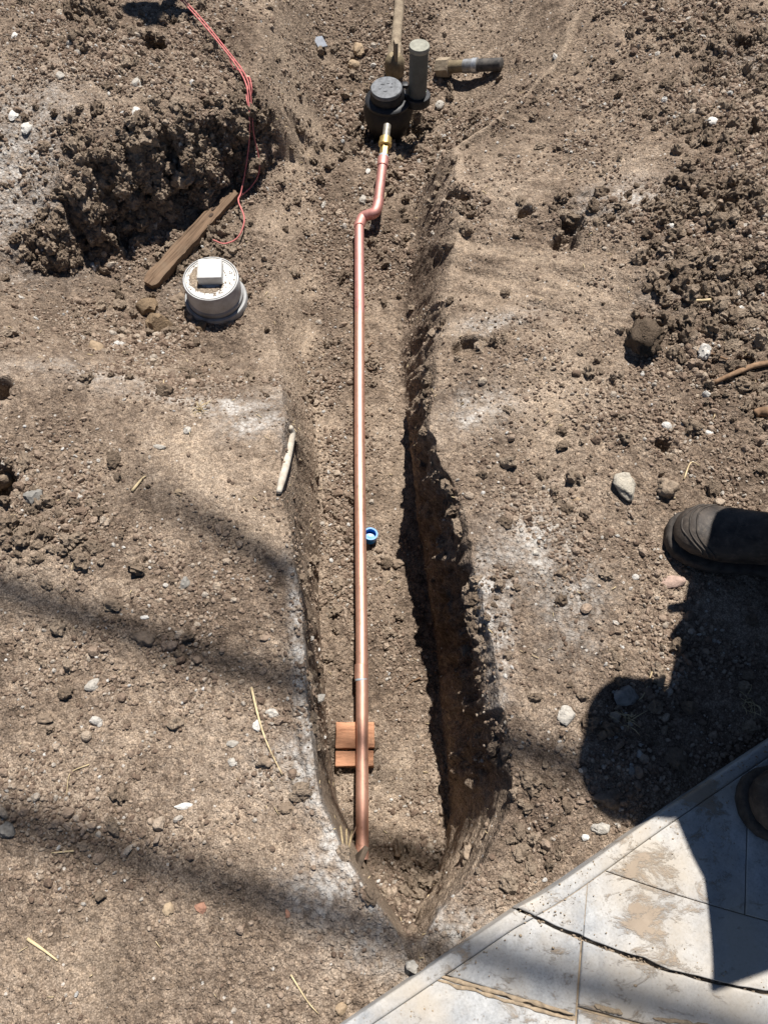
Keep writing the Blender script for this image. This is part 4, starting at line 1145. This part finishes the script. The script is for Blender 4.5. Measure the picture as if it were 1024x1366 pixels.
for i, (a, b_) in enumerate([((492, 463), (499, 460)), ((560, 905), (540, 918)), ((575, 870), (584, 872))]):
    stalk('root', [a, ((a[0]+b_[0])/2, (a[1]+b_[1])/2-2), b_], .0025, M_STICK, ['short brown twig right of the pipe', 'thin dark root at the foot of the trench wall', 'pale root tip sticking out of the trench wall'][i], 'root', .006)
# bone-like pale root on the left rim of the trench
hb = hit(383, 575)
bm = bmesh.new()
pts = [(388, 573), (390, 582), (387, 598), (383, 618), (378, 640), (373, 660)]
w = [hit(*p) for p in pts]
w = smooth_path([Vector((p.x, p.y, p.z+.012)) for p in w], 5)
tube(bm, [p-hb for p in w], [.003+.0075*max(0, math.sin(.35+i/len(w)*2.5)) for i in range(len(w))], 10)
o = finish('root', bm, M_BARK); o.location = hb
tag(o, 'thick pale bleached root sticking out of the trench rim', 'root')
# spoon-shaped lump
hs = hit(830, 645)
bm = bmesh.new()
bmesh.ops.create_icosphere(bm, subdivisions=3, radius=1)
for v in bm.verts:
    d = v.co.normalized(); kk = 1+.25*mnoise.noise(d*2+Vector((4, 4, 4)))+.14*mnoise.noise(d*6)
    v.co = Vector((d.x*.023*kk, d.y*.022*kk, d.z*.012*kk))
    if v.co.y < -.012:
        t = min(1, (-.012-v.co.y)/.014); v.co.x = v.co.x*(1-.25*t)+.012*t; v.co.y -= .034*t
    if v.co.z > 0: v.co.z -= .006*math.exp(-((v.co.x/.012)**2+((v.co.y-.004)/.012)**2))
o = finish('concrete_lump', bm, rock_mat('bone_white_lump', [(0, (.46, .415, .34)), (1, (.50, .45, .375))], 120, 1.0, .006)); o.location = hs+Vector((0, 0, .008))
tag(o, 'bone-white spoon-shaped lump on the soil between trench and boot', 'lump')
# grey chip of plastic near the top
hc = hit(427, 60)
bm = bmesh.new(); box(bm, (0, 0, 0), (.036, .045, .006), None, .002)
for v in bm.verts: v.co.z += 6*v.co.x*v.co.x
o = finish('plastic_chip', bm, simple('blue_grey_chip', (.20, .215, .245), .6), None, True, 40); o.location = hc+Vector((0, 0, .008)); o.rotation_euler = (.25, .15, .5)
tag(o, 'small square blue-grey chip at the top of the trench', 'chip')
# stake end at the buried end of the pipe
he = hit(484, 1160)
bm = bmesh.new(); box(bm, (0, 0, -.015), (.012, .05, .075), None, .003)
bmesh.ops.subdivide_edges(bm, edges=bm.edges[:], cuts=3, use_grid_fill=True)
for v in bm.verts: v.co += Vector((1, 1, 1))*.002*mnoise.noise(v.co*50)
o = finish('wooden_stake', bm, simple('wet_dark_wood', (.10, .075, .055), .9, 0, .2, .3, 40, .6, .002), None, True, 40); o.location = he+Vector((-.008, .015, .02)); o.rotation_euler = (-.5, .2, -.5)
tag(o, 'dark split stake where the copper pipe enters the soil', 'stake')
# broken straw litter, too fine to count
bm = bmesh.new()
wgt = area*inw*(~onconc)*np.clip(.4+pn2(fx*4, fy*4+30), 0, 1); wgt /= wgt.sum()
for f in rng.choice(len(wgt), 380, p=wgt):
    p = Vector(ctr[f].tolist()); l = random.uniform(.004, .016); a = random.uniform(0, 6.28)
    d = Vector((math.cos(a), math.sin(a), random.uniform(-.1, .25)))*l
    tube(bm, [p+Vector((0, 0, .003))-d*.5, p+Vector((0, 0, .004)), p+Vector((0, 0, .003))+d*.5], random.uniform(.0005, .0011), 4)
o = finish('straw_litter', bm, M_STRAW); o['kind'] = 'stuff'; tag(o, 'fine broken straw scattered over the soil', 'straw')
# dry grass tufts
for (px, py, lab) in [(838, 962, 'dry grass tuft in the shadow near the flat grey stone'), (1000, 938, 'dry pine needles in the shadow by the right edge'), (268, 548, 'dry straw tuft on the pale pit rim')]:
    h_ = hit(px, py); bm = bmesh.new()
    for i in range(18):
        a = random.uniform(0, 6.28); l = random.uniform(.012, .03); s = Vector((random.gauss(0, .006), random.gauss(0, .006), 0))
        e = s+Vector((math.cos(a)*l, math.sin(a)*l, random.uniform(.003, .012)))
        tube(bm, [s, s.lerp(e, .5)+Vector((0, 0, .006)), e], [.0009, .0008, .0003], 4)
    o = finish('grass_tuft', bm, M_STRAW); o.location = h_+Vector((0, 0, .002)); tag(o, lab, 'grass tuft', 'dry grass tufts')

# ------------------------------------------------------------------ person crouching beyond the right edge
t1 = P(893, 706, .03); t2 = P(990, 1075, .05)
gz1 = gz(t1.x+.15, t1.y)
person = empty('person', (.95, .35, 0), 'person in dark work clothes and boots crouching beside the trench', 'person')
po = Vector(person.location)
M_BOOT = simple('worn_boot_leather', (.075, .06, .048), .6, 0, .3, .3, 30, .6, .002, (.022, .018, .016))
_nt = M_BOOT.node_tree; _b = _nt.nodes['Principled BSDF']
_old = _b.inputs['Base Color'].links[0].from_socket
_sc = ramp(_nt, noise_n(_nt, coords(_nt), 55, 6, .75, .5), [(.52, (0, 0, 0)), (.75, (.55, .55, .55))])
_nt.links.new(mixc(_nt, _sc, _old, (.20, .16, .12)), _b.inputs['Base Color'])
M_SOLE = simple('boot_sole', (.06, .05, .042), .8, 0, .3, .3, 50, .3, .001)
M_JEAN = simple('dark_blue_denim', (.018, .022, .045), .9, 0, .2, .25, 90, .4, .001)
M_SHIRT = simple('navy_shirt', (.03, .035, .06), .9, 0, .2, .2, 40, .2)
M_SKIN = simple('skin', (.45, .28, .20), .55, 0, .4, .1, 20, .1)
M_HAT = simple('straw_hat', (.38, .30, .18), .85, 0, .2, .2, 80, .3)
def boot(toe, head, z0, ridges=True):
    """toe point, heading (unit vector from heel to toe)"""
    hd = Vector((head[0], head[1], 0)).normalized(); sd = Vector((-hd.y, hd.x, 0))
    root = Vector((toe[0], toe[1], z0)); BS = 1.13
    def loft(secs, nseg=28, pw=2.4):
        bm = bmesh.new(); rings = []
        for s, hw, zb, zt, sh in secs:
            ring = []
            for i in range(nseg):
                a = 2*math.pi*i/nseg
                ca, sa = math.cos(a), math.sin(a)
                ex = 2/pw
                cx = math.copysign(abs(ca)**ex, ca)*hw
                cz = (zb+zt)/2+math.copysign(abs(sa)**ex, sa)*(zt-zb)/2
                p = root-hd*s+sd*(cx+sh)*BS+Vector((0, 0, cz*BS))
                ring.append(bm.verts.new(p-po))
            rings.append(ring)
        for a, b_ in zip(rings, rings[1:]):
            for i in range(nseg): bm.faces.new((a[i], a[(i+1) % nseg], b_[(i+1) % nseg], b_[i]))
        bm.faces.new(rings[0][::-1]); bm.faces.new(rings[-1])
        return bm
    up_ = [(.006, .012, .03, .045, 0), (.010, .024, .026, .056, 0), (.02, .036, .024, .066, 0), (.04, .046, .022, .074, 0), (.07, .0505, .02, .080, 0), (.10, .0515, .02, .085, 0), (.13, .049, .02, .094, 0), (.16, .045, .02, .108, 0), (.19, .0425, .02, .125, 0),
           (.22, .041, .02, .15, 0), (.25, .040, .02, .17, 0), (.275, .036, .02, .17, 0), (.288, .026, .022, .165, 0), (.292, .012, .03, .15, 0)]
    b1 = finish('boot', loft(up_), M_BOOT, person)
    so1 = finish('sole', loft([(-.002, .016, .0, .026, 0), (.004, .030, -.0, .027, 0), (.016, .043, 0, .027, 0), (.04, .0535, 0, .027, 0), (.08, .058, 0, .027, 0), (.12, .056, 0, .026, 0), (.17, .047, .004, .026, 0), (.21, .045, 0, .027, 0), (.26, .045, 0, .028, 0), (.288, .034, 0, .028, 0), (.297, .018, 0, .027, 0)], 28, 4), M_SOLE, b1)
    S_ = [u[0] for u in up_]
    for s in ((.012, .024, .036) if ridges else ()):                                  # toe-guard ridges
        bm = bmesh.new(); pts = []
        for i in range(33):
            th = math.pi*i/32; ca, sa = math.cos(th), math.sin(th)
            s2 = s+.045*abs(ca)**3
            hw, zb, zt = (float(np.interp(s2, S_, [u[c] for u in up_])) for c in (1, 2, 3))
            cx = math.copysign(abs(ca)**(2/2.4), ca)*hw*1.012; cz = (zb+zt)/2+abs(sa)**(2/2.4)*(zt-zb)/2*1.015
            pts.append(root-hd*s2+sd*cx*BS+Vector((0, 0, cz*BS))-po)
        tube(bm, pts, .0018, 6); finish('toe_ridge', bm, M_SOLE, b1)
    bm = bmesh.new(); pts = []                                    # welt seam round the vamp
    for i in range(41):
        th = math.pi*i/40; ca, sa = math.cos(th), math.sin(th); s2 = .17+.07*sa
        hw, zb, zt = (float(np.interp(s2, S_, [u[c] for u in up_])) for c in (1, 2, 3))
        cx = math.copysign(abs(ca)**(2/2.4), ca)*hw*1.01; cz = (zb+zt)/2+abs(sa)**(2/2.4)*(zt-zb)/2*1.01
        pts.append(root-hd*s2+sd*cx*BS+Vector((0, 0, cz*BS))-po)
    tube(bm, pts, .0014, 6); finish('vamp_seam', bm, M_SOLE, b1)
    return root, hd
b1r, h1 = boot((t1.x, t1.y), (-1, .24), gz1-.004)
b2r, h2 = boot((t2.x, t2.y), (-1, -.05), CZ+.001, False)
an1 = b1r-h1*.25+Vector((0, 0, .15)); an2 = b2r-h2*.25+Vector((0, 0, .15))
KN1, KN2 = Vector((.69, .68, .50)), Vector((.76, .12, .52))
HIP = Vector((1.02, .38, .42)); CH = Vector((.70, .42, .78)); NK = Vector((.70, .60, .92)); HD = Vector((.645, .675, 1.0))
SH1, SH2 = Vector((.76, .66, .86)), Vector((.785, .37, .86))
def skin_body(name, verts, edges, m, sub=2):
    me = bpy.data.meshes.new(name)
    me.from_pydata([tuple(Vector(v[0])-po) for v in verts], edges, [])
    o = bpy.data.objects.new(name, me); COL.objects.link(o); o.parent = person
    o.modifiers.new('skin', 'SKIN')
    sv = me.skin_vertices[0].data
    for i, v in enumerate(verts): sv[i].radius = (v[1], v[1]) if not isinstance(v[1], tuple) else v[1]
    sv[0].use_root = True
    ss = o.modifiers.new('sub', 'SUBSURF'); ss.levels = ss.render_levels = sub
    me.materials.append(m)
    return o
hp1, hp2 = HIP+Vector((-.02, .09, 0)), HIP+Vector((-.02, -.09, 0))
skin_body('trousers', [(HIP, .19), (hp1, .13), (hp1.lerp(KN1, .55), .115), (KN1, .09), (KN1.lerp(an1, .4), .085), (an1+Vector((0, 0, .0)), .075), (hp2, .13), (hp2.lerp(KN2, .55), .115), (KN2, .09), (KN2.lerp(an2, .4), .085), (an2+Vector((0, 0, .0)), .075), (HIP.lerp(CH, .3), .145)],
          [(0, 1), (1, 2), (2, 3), (3, 4), (4, 5), (0, 6), (6, 7), (7, 8), (8, 9), (9, 10), (0, 11)], M_JEAN)
el1, el2 = Vector((.80, .88, .64)), Vector((.71, .30, .68)); hn1, hn2 = Vector((.72, .74, .58)), Vector((.72, .19, .60))
skin_body('shirt', [(HIP.lerp(CH, .25), .15), (CH, .225), (NK, .10), (SH1, .12), (el1, .085), (SH2, .145), (el2, .085), (el1.lerp(hn1, .5), .06), (el2.lerp(hn2, .5), .06)],
          [(0, 1), (1, 2), (1, 3), (3, 4), (1, 5), (5, 6), (4, 7), (6, 8)], M_SHIRT)
body = skin_body('body', [(CH.lerp(NK, .6), .06), (NK, .055), (NK.lerp(HD, .45), .058), (HD, .088), (HD+Vector((-.01, .01, .07)), .08)], [(0, 1), (1, 2), (2, 3), (3, 4)], M_SKIN)
for hn, el in ((hn1, el1), (hn2, el2)):
    d = (hn-el).normalized(); sd_ = d.cross(Vector((0, 0, 1))).normalized()
    vs = [(el.lerp(hn, .45), .036), (hn, .03), (hn+d*.05, (.04, .018))]; es = [(0, 1), (1, 2)]
    for q in range(4):
        b0 = len(vs); o_ = sd_*(-.03+.02*q)
        vs += [(hn+d*.085+o_, .0095), (hn+d*.115+o_-Vector((0, 0, .012)), .0088), (hn+d*.135+o_*1.02-Vector((0, 0, .032)), .008)]
        es += [(2, b0), (b0, b0+1), (b0+1, b0+2)]
    b0 = len(vs); vs += [(hn+d*.03+sd_*.045-Vector((0, 0, .01)), .0105), (hn+d*.06+sd_*.06-Vector((0, 0, .025)), .0095)]; es += [(1, b0), (b0, b0+1)]
    skin_body('hand', vs, es, M_SKIN, 1)
HC = HD+Vector((-.02, .02, .06))
bm = bmesh.new(); lathe(bm, [(.122, -.012), (.126, -.006), (.11, .004), (.098, .012), (.096, .06), (.085, .095), (.05, .108), (.002, .11)], 36, Matrix.Translation(HC-po) @ Euler((-.15, -.35, 0)).to_matrix().to_4x4())
finish('hat', bm, M_HAT, person)
bm = bmesh.new()
for sg in (-1, 1):
    bmesh.ops.create_icosphere(bm, subdivisions=2, radius=.012, matrix=Matrix.Translation(HD-po+Vector((-.082, .035*sg, .02))))
finish('eyes', bm, simple('eye_white', (.6, .58, .55), .3), body)

# ------------------------------------------------------------------ guessed unseen overhead lines, added for the soft shadows across the soil
M_CABLE = simple('black_cable', (.02, .02, .02), .6)
for (a, b_, hgt, rad, lab) in [((0, 800), (430, 922), 6.8, .026, 'guessed unseen overhead cable casting the dark middle shadow band on the left soil'),
                               ((0, 1093), (520, 1245), 6.8, .026, 'guessed unseen overhead cable casting the lowest shadow band across the trench tip')]:
    pa_, pb_ = P(*a, 0), P(*b_, 0)
    sh = Vector((SDIR.x, SDIR.y, 0))*(hgt/SDIR.z)+Vector((0, 0, hgt))
    d = (pb_-pa_).normalized(); mid_ = (pa_+pb_)/2+sh
    bm = bmesh.new()
    tube(bm, [d*(-14+28*i/40)+Vector((0, 0, 1.2*((i-20)/20)**2)) for i in range(41)], [rad*(1+.12*math.sin(i*2.1)) for i in range(41)], 10)
    o = finish('guessed_cable', bm, M_CABLE); o.location = mid_
    tag(o, lab, 'cable', 'overhead cables')

# unseen bare branch, added and shaped to throw the short upper shadow band
M_BR = simple('branch_bark', (.12, .09, .065), .9, 0, .2, .3, 30, .6, .003)
bpts = [(P(px, py, 0)+SDIR*(h/SDIR.z), rr) for px, py, h, rr in ((620, 872, 5.3, .004), (520, 835, 5.3, .012), (440, 800, 5.6, .018), (385, 765, 5.8, .021), (330, 735, 6.2, .022), (280, 706, 7.0, .021), (235, 680, 8.5, .019), (200, 662, 10.0, .016), (160, 645, 14.0, .010))]
br = empty('added_branch', bpts[0][0], 'unseen bare branch added overhead to cast the short upper shadow band', 'branch')
bm = bmesh.new(); bl = smooth_path([p-bpts[0][0] for p, r_ in bpts], 4)
tube(bm, bl, [float(np.interp(i/4, range(9), [r_ for p, r_ in bpts])) for i in range(len(bl))], 10)
finish('limb', bm, M_BR, br)
for i in (6, 11, 15):
    p = bl[i]; bm = bmesh.new(); tube(bm, [p, p+Vector((.12, .1*(-1)**i, .2)), p+Vector((.2, .25*(-1)**i, .5))], [.012, .008, .003], 6)
    finish('twig', bm, M_BR, br)
# unseen digging tool, blade up, added beyond the top edge for its pointed shadow
tip = P(195, 34, .09); zt = 1.25
top = Vector((tip.x, tip.y, .09))+Vector((SDIR.x, SDIR.y, 0))*((zt-.09)/SDIR.z)
gb = gz(top.x, top.y) if abs(top.x) < 2 and top.y < 3 else .08
shv = empty('added_shovel', (top.x, top.y, gb), 'unseen upright blade on a handle, added to cast the pointed shadow at the top edge', 'added_shovel')
bm = bmesh.new(); tube(bm, [Vector((0, 0, -.1)), Vector((0, 0, zt-gb-.22))], .017, 12); finish('handle', bm, simple('ash_handle', (.42, .30, .18), .6), shv)
bm = bmesh.new(); H_ = zt-gb; prof = [(0, .018), (.02, .085), (.05, .10), (.14, .098), (.19, .07), (.225, .03), (.24, .002)]
fr = []
for zz, hw in prof:
    fr.append([bm.verts.new((hw*u, .03*(u*u)+.006, H_-.24+zz)) for u in (-1, -.5, 0, .5, 1)]+[bm.verts.new((hw*u, .03*(u*u), H_-.24+zz)) for u in (1, .5, 0, -.5, -1)])
for a, b_ in zip(fr, fr[1:]):
    for i in range(10): bm.faces.new((a[i], a[(i+1) % 10], b_[(i+1) % 10], b_[i]))
bm.faces.new(fr[0][::-1]); bm.faces.new(fr[-1])
finish('blade', bm, simple('shovel_steel', (.22, .2, .18), .5, .7), shv)
